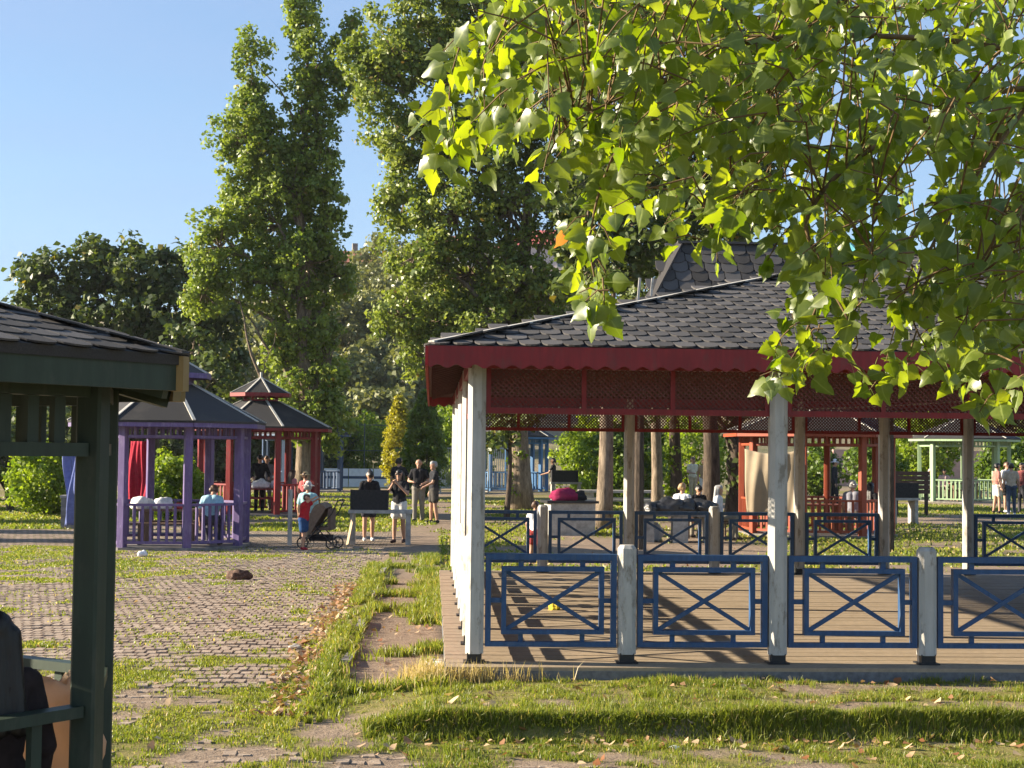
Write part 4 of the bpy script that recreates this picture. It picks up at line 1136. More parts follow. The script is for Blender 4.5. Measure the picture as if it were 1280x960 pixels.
# ================================================================ OVERHANGING TREE (near, upper right)
def leaf_proto(seed):
    r = random.Random(seed); j = lambda a: a * r.uniform(0.9, 1.1)
    sh_r = [(j(.20), -.05), (j(.42), j(.02)), (j(.50), j(.14)), (j(.41), j(.28)), (j(.43), j(.38)), (j(.33), j(.52)), (j(.20), j(.68)), (j(.10), j(.84))]
    sh_l = [(-j(.20), -.05), (-j(.42), j(.02)), (-j(.50), j(.14)), (-j(.41), j(.28)), (-j(.43), j(.38)), (-j(.33), j(.52)), (-j(.20), j(.68)), (-j(.10), j(.84))]
    fold, droop, curl = r.uniform(.10, .5), r.uniform(.05, .35), r.uniform(-.2, .25)
    def z(x, y): return -fold * abs(x) - droop * y * y + curl * x * (y - .3) + 0.05 * math.sin(7 * x + 5 * y + seed)
    mid = [(0, 0), (0, .26), (0, .52), (0, .78), (0, 1.0)]
    P = mid + sh_r + sh_l
    v = [(x, y, z(x, y)) for x, y in P]
    f = [(0, 5, 6, 7, 8, 1), (1, 8, 9, 10, 2), (2, 10, 11, 3), (3, 11, 12, 4)]
    f += [(1, 16, 15, 14, 13, 0), (2, 18, 17, 16, 1), (3, 19, 18, 2), (4, 20, 19, 3)]
    n = len(v); wd = 0.014
    v += [(-wd, -.55, -.02), (wd, -.55, -.02), (wd, .02, 0.004), (-wd, .02, 0.004), (0, -.55, -.02 - 2 * wd), (0, .02, -.01)]
    f += [(n, n + 1, n + 2, n + 3), (n + 1, n + 4, n + 5, n + 2), (n + 4, n, n + 3, n + 5)]
    me = bpy.data.meshes.new('leaf'); me.from_pydata(v, [], f); me.materials.append(M['leaf_near'])
    a = me.attributes.new('rib', 'FLOAT', 'POINT'); rb = [1.0] * 5 + [0.0] * 16 + [1.0] * 6; a.data.foreach_set('value', rb)
    me.attributes.new('rnd', 'FLOAT', 'FACE')
    me.polygons.foreach_set('use_smooth', [True] * len(me.polygons)); me.update()
    return me
LP = [leaf_proto(s) for s in range(7)]
tb = Vector((4.9, 5.4, g1(4.9, 5.4)))
ot = thing('overhanging_tree', 'tree whose sunlit broad-leaved branches hang down before the pavilion roof', 'tree', tb)
limbs = [  # photo x, photo y, distance
    [(1500, 150, 5.4), (1330, -30, 5.5), (1000, -30, 5.5), (760, -20, 5.3), (610, 15, 5.2), (568, 80, 5.1), (560, 165, 5.0)],
    [(650, 5, 5.25), (605, 80, 5.1), (600, 140, 5.0)],
    [(1500, 180, 5.4), (1300, 70, 5.3), (1000, 45, 5.2), (840, 95, 5.1), (765, 200, 5.0), (738, 300, 5.0), (752, 385, 4.9)],
    [(1000, 45, 5.2), (930, 170, 5.1), (890, 285, 5.0)],
    [(1500, 200, 5.4), (1300, 110, 5.2), (1100, 180, 5.1), (1010, 270, 5.0), (1030, 345, 5.0), (1005, 420, 5.0), (975, 470, 4.9)],
    [(1300, 110, 5.2), (1180, 280, 5.0), (1140, 390, 5.0), (1185, 470, 4.9)],
    [(1500, 230, 5.4), (1320, 220, 5.1), (1262, 340, 5.0), (1248, 490, 4.9)], [(1320, 220, 5.1), (1225, 330, 4.9), (1205, 440, 4.8)],
    [(760, -20, 5.3), (690, 60, 5.2), (635, 130, 5.1)], [(840, 95, 5.1), (720, 150, 5.0), (682, 200, 5.0)],
    [(1100, 180, 5.1), (1090, 300, 4.9), (1095, 380, 4.9)], [(1030, 345, 5.0), (1070, 420, 4.9), (1065, 440, 4.9)],
    [(1500, 120, 6.4), (1250, 20, 6.4), (950, 20, 6.3), (720, 60, 6.2)], [(1500, 200, 7.4), (1250, 150, 7.3), (1000, 140, 7.2), (820, 100, 7.0)], [(1500, 250, 6.0), (1250, 200, 6.2), (1020, 210, 6.3)],
]
LPTS = []; lm = MB()
def spline(pts, k=6):
    out = []
    for i in range(len(pts) - 1):
        p0, p1, p2, p3 = pts[max(i - 1, 0)], pts[i], pts[i + 1], pts[min(i + 2, len(pts) - 1)]
        for j in range(k):
            t_ = j / k
            out.append(0.5 * ((2 * p1) + (p2 - p0) * t_ + (2 * p0 - 5 * p1 + 4 * p2 - p3) * t_ * t_ + (3 * p1 - p0 - 3 * p2 + p3) * t_ ** 3))
    return out + [pts[-1]]
lp_w = []
for li, L in enumerate(limbs):
    ps = spline([at(*q) for q in L]); n = len(ps)
    r0 = 0.012 if len(L) > 5 else 0.008 if len(L) > 3 else 0.005
    lm.tube([p - tb for p in ps], [max(0.0025, r0 * (1 - 0.9 * i / n)) for i in range(n)], 6)
    lp_w.append(ps); LPTS += ps
root = at(1500, 180, 5.4)
lm.tube([Vector((0, 0, -0.2)), Vector((0.02, 0.02, 1.2)), (at(1560, 330, 5.4) - tb), root - tb + Vector((0, 0, 0.3))], [0.16, 0.13, 0.09, 0.05], 10)
lm.tube([at(1560, 330, 5.4) - tb, at(1500, 150, 5.4) - tb], [0.07, 0.03], 8)
lm.tube([at(1560, 330, 5.4) - tb, at(1500, 230, 5.4) - tb], [0.05, 0.022], 8)
LA = np.array([p[:] for p in LPTS])
twig = MB(); leaves = []
def add_leaf(pos, outd, size):
    d = Vector(outd) * 0.8 + Vector((random.gauss(0, .45), random.gauss(0, .45), -0.65 + random.gauss(0, .45)))
    d.normalize()
    nr = Vector((random.gauss(-0.25, .8), random.gauss(-0.25, .8), random.gauss(0.35, .6)))
    nr = (nr - d * nr.dot(d)); nr.normalize(); x = d.cross(nr)
    Rm = Matrix((x, d, nr)).transposed().to_4x4()
    leaves.append((Matrix.Translation(Vector(pos) - tb + d * size * 0.5) @ Rm @ Matrix.Diagonal((size, size, size, 1)), pos))
def twig_with_leaves(p, dirv, L, k, attach=True):
    p = Vector(p); q = p + Vector(dirv).normalized() * L + Vector((0, 0, -0.10 * L))
    if attach:
        j = int(np.argmin(np.sum((LA - np.array(p)) ** 2, 1))); a = LPTS[j]
        if (a - p).length > 0.02: twig.tube([a - tb, (a + p) / 2 - tb + Vector((0, 0, 0.02)), p - tb], [0.004, 0.003, 0.003], 4, cap=False)
    twig.tube([p - tb, (p + q) / 2 - tb + Vector((0, 0, 0.015)), q - tb], [0.003, 0.0025, 0.0015], 4, cap=False)
    for i in range(k):
        u = (i + 0.6) / k
        side = Vector(dirv).cross(Vector((0, 1, 0.3))).normalized() * (1 if i % 2 else -1)
        add_leaf(p.lerp(q, u), side * 0.7 + Vector(dirv).normalized() * 0.5, random.uniform(0.046, 0.082))
for ps in lp_w:        # leaves and leafy twigs along the limbs
    L = 0
    for i_seg, (a, b) in enumerate(zip(ps[:-1], ps[1:])):
        xx = (a.x / a.y)
        if xx > 0.43: continue
        ln = (b - a).length; k = ln / (0.023 if i_seg < 12 else 0.0105)
        k = int(k) + (random.random() < k % 1)
        for _ in range(k):
            p = a.lerp(b, random.random()) + Vector((0, random.uniform(-.25, .5), random.uniform(-.05, .03)))
            if random.random() < 0.62:
                add_leaf(p, Vector((random.gauss(0, 1), random.gauss(0, 1), random.gauss(-.2, .7))).normalized(), random.uniform(0.052, 0.088))
            elif random.random() < 0.5:
                twig_with_leaves(p, Vector((random.gauss(-.5, .7), random.gauss(0, .7), random.gauss(-.5, .5))), random.uniform(.06, .14), 4, attach=False)
Bx = [515, 545, 600, 690, 760, 850, 950, 1050, 1150, 1290, 1400]; By = [60, 140, 110, 150, 230, 270, 270, 280, 380, 480, 480]
for _ in range(440):
    px = random.uniform(630, 1340); lim = np.interp(px, Bx, By)
    py = random.uniform(-70, lim - 15); Yd = 4.5 + 3.6 * random.random() ** 1.3
    twig_with_leaves(at(px, py, Yd), Vector((random.gauss(-.7, .5), random.gauss(0, .5), random.gauss(-.35, .45))), random.uniform(.12, .30), random.randint(5, 8))
lm.build('limb', M['twig'], ot, smooth=True)
tag(twig.build('twigs', M['twig'], ot), kind='stuff')
def lkey(q):
    x_, y_ = px_of(Vector(q[1])); inn = (-10 < x_ < 1290) and (-20 < y_ < 560)
    return (0 if inn else 1, q[1][1])
leaves.sort(key=lambda q: lkey(q))
for k, q in enumerate(leaves[:300]): inst('leaf', LP[k % 7], ot, q[0])
allv, allf, rnd, rib_, off = [], [], [], [], 0
cach = [(np.array([v.co[:] for v in me.vertices]), [tuple(p.vertices) for p in me.polygons]) for me in LP]
for k, q in enumerate(leaves[300:]):
    cv, cf = cach[k % 7]; A = np.array(q[0]); allv.append(cv @ A[:3, :3].T + A[:3, 3])
    allf += [tuple(off + i for i in f) for f in cf]; off += len(cv); rnd += [random.random()] * len(cf); rib_ += [1.0] * 5 + [0.0] * 16 + [1.0] * 6
if allv:
    me = bpy.data.meshes.new('foliage'); me.from_pydata(np.concatenate(allv).tolist(), [], allf); me.materials.append(M['leaf_near'])
    a = me.attributes.new('rnd', 'FLOAT', 'FACE'); a.data.foreach_set('value', rnd)
    a = me.attributes.new('rib', 'FLOAT', 'POINT'); a.data.foreach_set('value', rib_)
    me.polygons.foreach_set('use_smooth', [True] * len(me.polygons))
    tag(inst('foliage', me, ot), kind='stuff')
print('near leaves', len(leaves))

# ================================================================ PEOPLE
SKIN = [(0.42, 0.24, 0.16), (0.34, 0.19, 0.125), (0.48, 0.29, 0.20)]
HAIRC = {'black': (0.012, 0.010, 0.009), 'brown': (0.07, 0.035, 0.018), 'grey': (0.28, 0.27, 0.26), 'blond': (0.30, 0.19, 0.09), 'bald': None}
def skin_mat(c):
    k = ('s',) + c
    if k in _cm: return _cm[k]
    t = NT('skin'); t.col(c); t.b.inputs['Subsurface Weight'].default_value = 0.08; t.b.inputs['Subsurface Radius'].default_value = (.02, .008, .004)
    _cm[k] = t.done(0.5, 0.35); return _cm[k]
def hair_mat(c):
    k = ('h',) + c
    if k in _cm: return _cm[k]
    t = NT('hair'); n_ = t.noise(60, t.scaled(1, 1, 0.08), 3)
    t.col(t.mix(n_, mul(c, .6), mul(c, 1.5))); t.bump(n_, .6, .01); _cm[k] = t.done(0.45, 0.4); return _cm[k]

def caps_mesh(caps, name):
    m = MB()
    for (p0, p1, r0, r1, tg) in caps:
        p0, p1 = Vector(p0), Vector(p1); d = p1 - p0
        d = d.normalized() if d.length > 1e-5 else Vector((0, 0, 1))
        pts, rad = [], []
        for a in (-80, -50, -20): pts.append(p0 + d * r0 * math.sin(R(a))); rad.append(r0 * math.cos(R(a)))
        for a in (20, 50, 80): pts.append(p1 + d * r1 * math.sin(R(a))); rad.append(r1 * math.cos(R(a)))
        m.tube(pts, rad, 12)
    return m.mesh(name, [])
PENDING = []
def fused(name, caps, mats, vox, parent):
    """one continuous skin over the capsules; coloured by the nearest one"""
    o = inst(name, caps_mesh(caps, name), parent)
    md = o.modifiers.new('r', 'REMESH'); md.mode = 'VOXEL'; md.voxel_size = vox; md.use_smooth_shade = True
    ms = o.modifiers.new('s', 'SMOOTH'); ms.factor = 0.5; ms.iterations = 2
    PENDING.append((o, caps, mats)); return o

def finish_people():
    dg = bpy.context.evaluated_depsgraph_get()
    done = []
    for o, caps, mats in PENDING:
        done.append(bpy.data.meshes.new_from_object(o.evaluated_get(dg)))
    for (o, caps, mats), me in zip(PENDING, done):
        o.modifiers.clear(); old = o.data; o.data = me; bpy.data.meshes.remove(old); me.name = o.name
        me.materials.clear()
        for m in mats: me.materials.append(m)
        n = len(me.polygons); cc = np.empty(n * 3, np.float32); me.polygons.foreach_get('center', cc); cc = cc.reshape(-1, 3)
        best = np.full(n, 1e9); tg = np.zeros(n, np.int32)
        for (p0, p1, r0, r1, t_) in caps:
            a = np.array(p0); b = np.array(p1); ab = b - a; L2 = max(1e-9, ab @ ab)
            u = np.clip((cc - a) @ ab / L2, 0, 1); d = np.linalg.norm(cc - (a + u[:, None] * ab), axis=1) - (r0 + (r1 - r0) * u)
            k = d < best; best[k] = d[k]; tg[k] = t_
        me.polygons.foreach_set('material_index', np.minimum(tg, len(mats) - 1)); me.polygons.foreach_set('use_smooth', np.ones(n, bool)); me.update()
    PENDING.clear()

def lerp3(a, b, u): return tuple(a[i] + (b[i] - a[i]) * u for i in range(3))
def person(label, loc, rz_, h=1.7, sit=False, top=(.02, .02, .022), bot=(.2, .18, .14), bot_kind='pants', shoes=(.05, .04, .035), hair='black', hair_style='short',
           skin=0, sleeve=0.55, armR=None, armL=None, lean=0.0, headturn=0.0, headdown=0.0, stride=0.06, vox=0.02, bulk=1.0, group=None, hat=None, glasses=False, seat=0.46):
    """faces -Y before turning; arms: (elbow, wrist) in metres for a 1.72 m person, right arm at -x"""
    k = h / 1.72
    t = thing('person', label, 'person', loc, rz_, group)
    caps = []
    def c(p0, p1, r0, r1, tg): caps.append((tuple(x * k for x in p0), tuple(x * k for x in p1), r0 * k * (bulk * 1.1 if tg in (1, 2) else 1.06), r1 * k * (bulk * 1.1 if tg in (1, 2) else 1.06), tg))
    hz = (seat / k + 0.10) if sit else 0.93
    def sp(u, dx=0, dy=0):       # a point up the spine, leaning forward
        z = u - 0.93; return (dx, dy - math.sin(lean) * z, hz + math.cos(lean) * z)
    for s in (-1, 1):
        hip = (0.085 * s, 0, hz - 0.02)
        if sit: kn = (0.11 * s, -0.42, hz + 0.0); an = (0.12 * s, -0.40 - 0.04 * s, 0.09)
        else: kn = (0.095 * s, -0.015 + stride * s * 0.5, 0.50); an = (0.10 * s, 0.015 + stride * s, 0.085)
        bare = bot_kind in ('shorts', 'skirt')
        if bare:
            mid = lerp3(hip, kn, 0.62); c(hip, mid, 0.100, 0.092, 2); c(mid, kn, 0.068, 0.055, 0); c(kn, lerp3(kn, an, .35), 0.054, 0.058, 0); c(lerp3(kn, an, .35), an, 0.058, 0.036, 0)
        else:
            c(hip, kn, 0.094, 0.066, 2); c(kn, an, 0.064, 0.052, 2)
        toe = (an[0] + 0.015 * s, an[1] - 0.14, 0.04); c((an[0], an[1] + 0.03, 0.045), toe, 0.042, 0.034, 3); c(an, (an[0], an[1] - 0.02, 0.05), 0.038, 0.045, 3)
    c((-0.07, 0.005, hz), (0.07, 0.005, hz), 0.108, 0.108, 2)
    c(sp(0.99), sp(1.13), 0.118, 0.112, 1); c(sp(0.99, -.05), sp(1.0, .05), 0.108, 0.108, 1); c(sp(1.13, -.05), sp(1.36, -.07), 0.100, 0.100, 1); c(sp(1.13, .05), sp(1.36, .07), 0.100, 0.100, 1); c(sp(1.39, -.145), sp(1.39, .145), 0.068, 0.068, 1)
    nk = sp(1.44, 0, 0.005); hd = sp(1.60, 0, -0.015 - 0.10 * math.sin(headdown)); hd = (hd[0], hd[1], hd[2] - 0.04 * math.sin(headdown)); c(nk, lerp3(nk, hd, .6), 0.052, 0.048, 0)
    ct, st = math.cos(headturn), math.sin(headturn); cdn, sdn = math.cos(headdown), math.sin(headdown)
    def hp(x, y, z):
        y, z = y * cdn + z * -sdn * 1.0, z * cdn + y * sdn
        return (hd[0] + x * ct - y * st, hd[1] + x * st + y * ct, hd[2] + z)
    c(hp(0, .012, .02), hp(0, -.008, .03), .088, .086, 0); c(hp(0, -.028, -.055), hp(0, -.045, -.085), .062, .044, 0); c(hp(0, -.092, .005), hp(0, -.106, -.022), .010, .014, 0)
    for s in (-1, 1):
        c(hp(.082 * s, .01, -.005), hp(.086 * s, .015, .02), .014, .016, 0); c(hp(.033 * s, -.082, .016), hp(.035 * s, -.083, .016), .011, .011, 4)
    c(hp(-.018, -.088, -.050), hp(.018, -.088, -.050), .007, .007, 5)
    if glasses: c(hp(-.05, -.088, .018), hp(.05, -.088, .018), .018, .018, 4)
    for s, arm in ((-1, armR), (1, armL)):
        sh = sp(1.385, .175 * s)
        if arm is None: el, wr = (.235 * s, .03 + sh[1] * .5, sh[2] - .28), (.245 * s, -.06 + sh[1] * .7, sh[2] - .53)
        else: el, wr = arm
        cut = lerp3(sh, el, sleeve) if sleeve < 1 else el
        c(sh, cut, .058, .056, 1)
        if sleeve < 1: c(cut, el, .043, .038, 0); c(el, wr, .038, .027, 0)
        else: c(el, lerp3(el, wr, .9), .050, .042, 1); c(lerp3(el, wr, .9), wr, .028, .027, 0)
        d = Vector(wr) - Vector(el); d.normalize(); pl = Vector(wr) + d * .05; c(wr, tuple(pl), .030, .034, 0)
        sd = d.cross(Vector((0, 0, 1))); sd = sd.normalized() if sd.length > .1 else Vector((0, 1, 0)); un_ = sd.cross(d)
        for q, ln in ((-.03, .062), (-.01, .074), (.01, .070), (.03, .055)):
            b0 = pl + sd * q + d * .02; b1 = b0 + d * ln * .5; b2 = b1 + (d * .7 - un_ * .7 * 1).normalized() * ln * .5
            c(tuple(b0), tuple(b1), .011, .010, 0); c(tuple(b1), tuple(b2), .010, .009, 0)
        th = Vector(wr) + d * .02 + sd * .035; c(tuple(th), tuple(th + (sd * .7 + d * .7) * .05), .013, .010, 0)
    sk = SKIN[skin]
    mats = [skin_mat(sk), cloth(top), cloth(bot), cloth(shoes, .6), skin_mat((.012, .010, .010)), skin_mat((.30, .11, .09))]
    fused('body', caps, mats, vox, t)
    hc = []
    def hcap(p0, p1, r0, r1): hc.append((tuple(x * k for x in p0), tuple(x * k for x in p1), r0 * k, r1 * k, 0))
    if HAIRC[hair] is not None:
        hcap(hp(0, .025, .045), hp(0, -.030, .058), .091, .078); hcap(hp(-.04, .04, -.0), hp(.04, .04, -.0), .066, .066)
        if hair_style == 'long':
            for dx in (-.06, 0, .06): hcap(hp(dx, .055, .0), (hd[0] + dx * 1.5, hd[1] + .11, hd[2] - .40), .060, .045)
            for dx in (-.085, .085): hcap(hp(dx, -.0, .02), (hd[0] + dx * 1.15, hd[1] + .02, hd[2] - .26), .028, .022)
        if hair_style == 'bun': hcap(hp(0, .10, .06), hp(0, .12, .08), .045, .04)
        if hair_style == 'pony': hcap(hp(0, .095, .02), hp(0, .13, -.16), .035, .02)
        fused('hair', hc, [hair_mat(HAIRC[hair])], min(vox, .016), t)
    if hat is not None:
        b = [(tuple(x * k for x in hp(0, .0, .06)), tuple(x * k for x in hp(0, -.005, .085)), .094 * k, .080 * k, 0)]
        for q in range(10):
            a = q * .628; b.append((tuple(x * k for x in hp(.085 * math.cos(a), .085 * math.sin(a), .05)), tuple(x * k for x in hp(.150 * math.cos(a), .150 * math.sin(a), .035)), .022 * k, .016 * k, 0))
        fused('hat', b, [cloth(hat)], .014, t)
    return t

BLK = (.016, .016, .019)
Pi = math.pi
# by the near grill
person('woman in black v-neck top bending over the concrete grill', on(462, 37.2), 0.15, 1.66, top=BLK, bot=(.03, .03, .04), bot_kind='shorts', shoes=(.6, .58, .55), hair='black', hair_style='bun', armR=((-.24, -.12, 1.12), (-.14, -.36, 1.02)), armL=((.24, -.14, 1.12), (.12, -.40, 1.00)), lean=.16, headdown=.7, headturn=.2, vox=.014)
person('woman in black t-shirt and white shorts eating beside the grill', on(500, 36.6), -0.35, 1.66, top=(.02, .02, .022), bot=(.68, .66, .62), bot_kind='shorts', shoes=(.05, .03, .03), hair='black', hair_style='long', glasses=True, armR=((-.25, -.12, 1.18), (-.06, -.24, 1.42)), armL=((.26, -.12, 1.16), (.05, -.25, 1.40)), bulk=1.08, vox=.014)
person('bald man in black t-shirt and grey trousers standing by the grill', on(524, 46), -0.15, 1.78, top=BLK, bot=(.22, .20, .17), hair='bald', shoes=(.03, .03, .03), armR=((-.28, -.02, 1.12), (-.12, -.28, 1.10)), armL=((.28, .0, 1.12), (.16, -.26, 1.05)), bulk=1.12, vox=.014)
person('grey-haired man in dark shirt and long shorts seen from the side', on(543, 45.2), -1.3, 1.74, top=(.025, .025, .03), bot=(.06, .055, .05), bot_kind='shorts', hair='grey', shoes=(.03, .03, .03), armL=((.22, -.10, 1.13), (.14, -.30, 1.02)), bulk=1.1, vox=.014)
person('dark-haired man in black turning his back near the smoking grill', on(499, 48.5), 2.7, 1.78, top=(.022, .022, .026), bot=(.03, .03, .04), hair='black', armR=((-.27, -.10, 1.12), (-.20, -.32, 1.05)), bulk=1.08)
person('small boy in red shirt and blue shorts reaching up to a stroller', on(381, 33.6), 1.2, 1.16, top=(.38, .02, .03), bot=(.02, .06, .16), bot_kind='shorts', shoes=(.30, .02, .03), hair='brown', armR=((-.20, -.22, 1.50), (-.13, -.42, 1.62)), armL=((.20, -.22, 1.48), (.13, -.42, 1.58)), lean=.12, bulk=1.3, vox=.013)
# gazebo folk
q = gaz_red.location
person('man in black standing at the table of the red gazebo', on(325, 50.0) + Vector((0, 0, .05)), .2, 1.78, top=BLK, bot=(.03, .03, .035), hair='black', armR=((-.27, -.10, 1.13), (-.22, -.36, 1.02)), armL=((.27, -.12, 1.13), (.24, -.38, 1.02)), lean=.12, headdown=.4, sleeve=1)
person('person in grey top standing behind the man in black', on(334, 50.9) + Vector((0, 0, .05)), 0, 1.72, top=(.2, .2, .21), hair='brown')
person('person with dark hair and pink top seated at the red gazebo', on(366, 49.2) + Vector((0, 0, .05)), 2.2, 1.65, sit=True, top=(.5, .22, .24), hair='brown', hair_style='long')
person('person in straw hat and red top seated at the red gazebo', on(382, 48.0) + Vector((0, 0, .02)), 2.4, 1.66, sit=True, top=(.42, .10, .10), hair='brown', hat=(.45, .33, .18))
person('person in white sun hat and striped teal shirt seated behind the boy', on(386, 38.2), 2.9, 1.68, sit=True, top=(.30, .50, .52), hair='grey', hat=(.72, .66, .55), bulk=1.15)
person('person in pale blue shirt seated with bent back in the purple gazebo', on(264, 33.9) + Vector((0, 0, .05)), 3.05, 1.72, sit=True, top=(.28, .47, .56), bot=(.05, .05, .06), hair='brown', lean=.42, headdown=.6, bulk=1.15, vox=.015)
# beyond the pavilion
person('child in white shirt standing beyond the back railing', on(670, 29.3), 2.6, 1.20, top=(.72, .72, .74), bot=(.30, .05, .05), bot_kind='shorts', hair='brown', vox=.014)
person('dark-haired cook in black top and white trousers at the far grill', on(692, 61), -1.7, 1.68, top=BLK, bot=(.62, .58, .50), hair='black', hair_style='pony', armL=((.22, -.16, 1.15), (.12, -.40, 1.08)), armR=((-.22, -.16, 1.15), (-.12, -.40, 1.08)))
person('man in cream shirt and tan trousers standing among the trunks', on(866, 64), .3, 1.76, top=(.62, .56, .42), bot=(.48, .38, .24), hair='brown', armR=((-.26, -.08, 1.13), (-.1, -.26, 1.10)))
person('person in white trousers half hidden by the broad trunk', on(880, 62), -.5, 1.70, top=(.35, .25, .15), bot=(.70, .68, .62), hair='brown')
person('person in white and pale blue standing by the slim trunk', on(815, 60), .4, 1.74, top=(.66, .70, .76), bot=(.55, .58, .62), hair='grey')
person('fair-haired man in white shirt seated at the picnic table', on(853, 39.4), 2.6, 1.74, sit=True, top=(.62, .64, .66), hair='blond', vox=.015)
person('person in black jacket seated between the two white shirts', on(873, 40.0), .2, 1.62, sit=True, top=BLK, hair='black', sleeve=1, headdown=.5, vox=.015)
person('grey-haired woman in white shirt and black vest at the picnic table', on(898, 38.6), 1.3, 1.68, sit=True, top=(.55, .55, .57), hair='grey', hair_style='long', vox=.015, bulk=1.1)
person('person in grey shirt and pale hat seated in the orange gazebo', on(1066, 40.4) + Vector((0, 0, .05)), 2.8, 1.76, sit=True, top=(.26, .26, .30), hair='grey', hat=(.45, .44, .42), bulk=1.15)
person('long-haired woman in black seated in the orange gazebo', on(1088, 41.2) + Vector((0, 0, .05)), 2.2, 1.66, sit=True, top=BLK, hair='black', hair_style='long', sleeve=1)
person('person in white cap and black clothes walking beyond the orange gazebo', on(1043, 58), 1.2, 1.74, top=(.03, .03, .035), bot=(.03, .03, .035), hair='black', hat=(.7, .7, .7), stride=.16, sleeve=1)
person('young person in faded red top and white shorts in the group', on(1246, 54.2), 1.7, 1.72, top=(.36, .16, .13), bot=(.66, .62, .56), bot_kind='shorts', hair='black')
person('young man in white t-shirt and black shorts in the group', on(1258, 55.0), .4, 1.76, top=(.70, .68, .64), bot=(.02, .02, .022), bot_kind='shorts', hair='brown', shoes=(.6, .6, .6))
person('young man in beige t-shirt and jeans with his back turned', on(1264, 53.0), 2.9, 1.74, top=(.42, .35, .26), bot=(.06, .08, .12), hair='black', shoes=(.6, .6, .6))
person('young man in maroon shirt at the edge of the group', on(1278, 53.8), -1.2, 1.74, top=(.20, .06, .06), bot=(.05, .05, .06), hair='black')
person('person in white shirt seated in the pale green gazebo', on(1163, 65.6) + Vector((0, 0, .05)), .5, 1.68, sit=True, top=(.68, .66, .60), hair='grey')
person('person in pale pink shirt seated in the pale green gazebo', on(1180, 66.4) + Vector((0, 0, .05)), -.3, 1.66, sit=True, top=(.55, .40, .42), hair='black')
person('person with long dark hair seated at the rail of the green gazebo', (-1.90, 7.13, 0.03), -2.5, 1.68, sit=True, top=(.03, .022, .022), bot=(.03, .03, .04), hair='black', hair_style='long', sleeve=1, vox=.012, headdown=.1)

# ================================================================ PROPS
def grill(label, loc, rz_, wd=0.80, table=0.55, name='concrete_grill'):
    t = thing(name, label, 'grill', loc, rz_)
    for x in (-wd / 2 + .05, wd / 2 - .05 + table):
        m = MB(); m.box((x - .055, -.22, -.05), (x + .055, .22, .70)); m.build('leg', M['concrete'], t)
    m = MB(); m.box((-wd / 2 - .04, -.27, .70), (wd / 2 + table + .04, .27, .775)); m.build('slab', M['concrete'], t)
    m = MB()
    m.box((-wd / 2, -.25, .777), (-wd / 2 + .02, .25, 1.22)); m.box((wd / 2 - .02, -.25, .777), (wd / 2, .25, 1.22)); m.box((-wd / 2 + .02, -.25, .777), (wd / 2 - .02, -.235, 1.22)); m.box((-wd / 2 + .02, -.23, .79), (wd / 2 - .02, .25, .81))
    m.build('fire_box', M['soot'], t)
    m = MB()
    for k in range(12): m.tube([(-wd / 2 + .02, -.2 + k * .037, 1.02), (wd / 2 - .02, -.2 + k * .037, 1.02)], .005, 5)
    m.build('grate', M['steel'], t)
    return t
grill('concrete grill with sooty black fire box and side shelf', on(463, 36.0) , 0.0, .84, .50)
m = MB(); m.beam((0, 0, 0), (.13, .05, .70), .16, .02); lo = on(436, 35.6); tag(m.build('leaning_board', paint('raw_board', (.38, .28, .17), .2), m=Matrix.Translation(lo)), 'pale board leaning against the concrete grill leg', 'board')
grill('black grill on a concrete stand before the golden bush', on(706, 60.5), 0.0, 1.0, .1)
grill('black grill on concrete legs before the slatted screen', on(1128, 47), 0.2, .8, .0)
m = MB(); m.box((-.045, -.045, -.05), (.045, .045, 1.22)); tag(m.build('white_post', M['white'], m=Matrix.Translation(on(364, 35.3))), 'thin white wooden post standing beside the small boy', 'post')
# slatted screen
t = thing('slatted_screen', 'dark slatted wooden screen behind the grill by the pale gazebo', 'screen', on(1140, 52))
for x in (-.5, .5):
    m = MB(); m.box((x - .05, .03, -.05), (x + .05, .13, 1.45)); m.build('post', M['barkdark'], t)
for k in range(5):
    m = MB(); m.box((-.6, 0, .72 + k * .15), (.6, .028, .85 + k * .15)); m.build('slat', paint('dark_brown_wood', (.09, .045, .03), .3), t)
# stroller
def wheel(m, c, r, mi=0):
    pts = [Vector(c) + Vector((0, r * math.cos(a), r * math.sin(a))) for a in np.linspace(0, 2 * Pi, 17)[:-1]]
    m.tube(pts + [pts[0]], .016, 6, mi, cap=False); m.tube([Vector(c) + Vector((-.02, 0, 0)), Vector(c) + Vector((.02, 0, 0))], .02, 8, mi)
    for a in range(3): m.beam(Vector(c) + Vector((0, -r * math.cos(a * 1.05), -r * math.sin(a * 1.05))), Vector(c) + Vector((0, r * math.cos(a * 1.05), r * math.sin(a * 1.05))), .01, .01, mi)
t = thing('stroller', 'brown and black baby stroller with raised hood beside the boy', 'stroller', on(403, 34.2), 1.35)
m = MB(); m.tube([(x_, y_, z_) for x_, y_, z_ in ((-.24, -.42, 1.02), (-.24, -.30, .75), (-.22, .30, .14))], .014, 7); m.tube([(.24, -.42, 1.02), (.24, -.30, .75), (.22, .30, .14)], .014, 7); m.tube([(-.24, -.42, 1.02), (0, -.47, 1.05), (.24, -.42, 1.02)], .018, 7)
m.tube([(-.23, .05, .48), (-.24, -.30, .12)], .013, 7); m.tube([(.23, .05, .48), (.24, -.30, .12)], .013, 7); m.tube([(-.24, -.30, .14), (.24, -.30, .14)], .012, 6); m.build('frame', M['black'], t)
for (x, y) in ((-.25, -.30), (.25, -.30), (-.22, .34), (.22, .34)):
    m = MB(); wheel(m, (x, y, .13), .115); m.build('wheel', M['black'], t)
hood = cloth((.20, .145, .105))
m = MB(); n = 9
prof = [(.28 * math.cos(a), .52 + .44 * math.sin(a)) for a in np.linspace(-.5, Pi * .72, 10)]
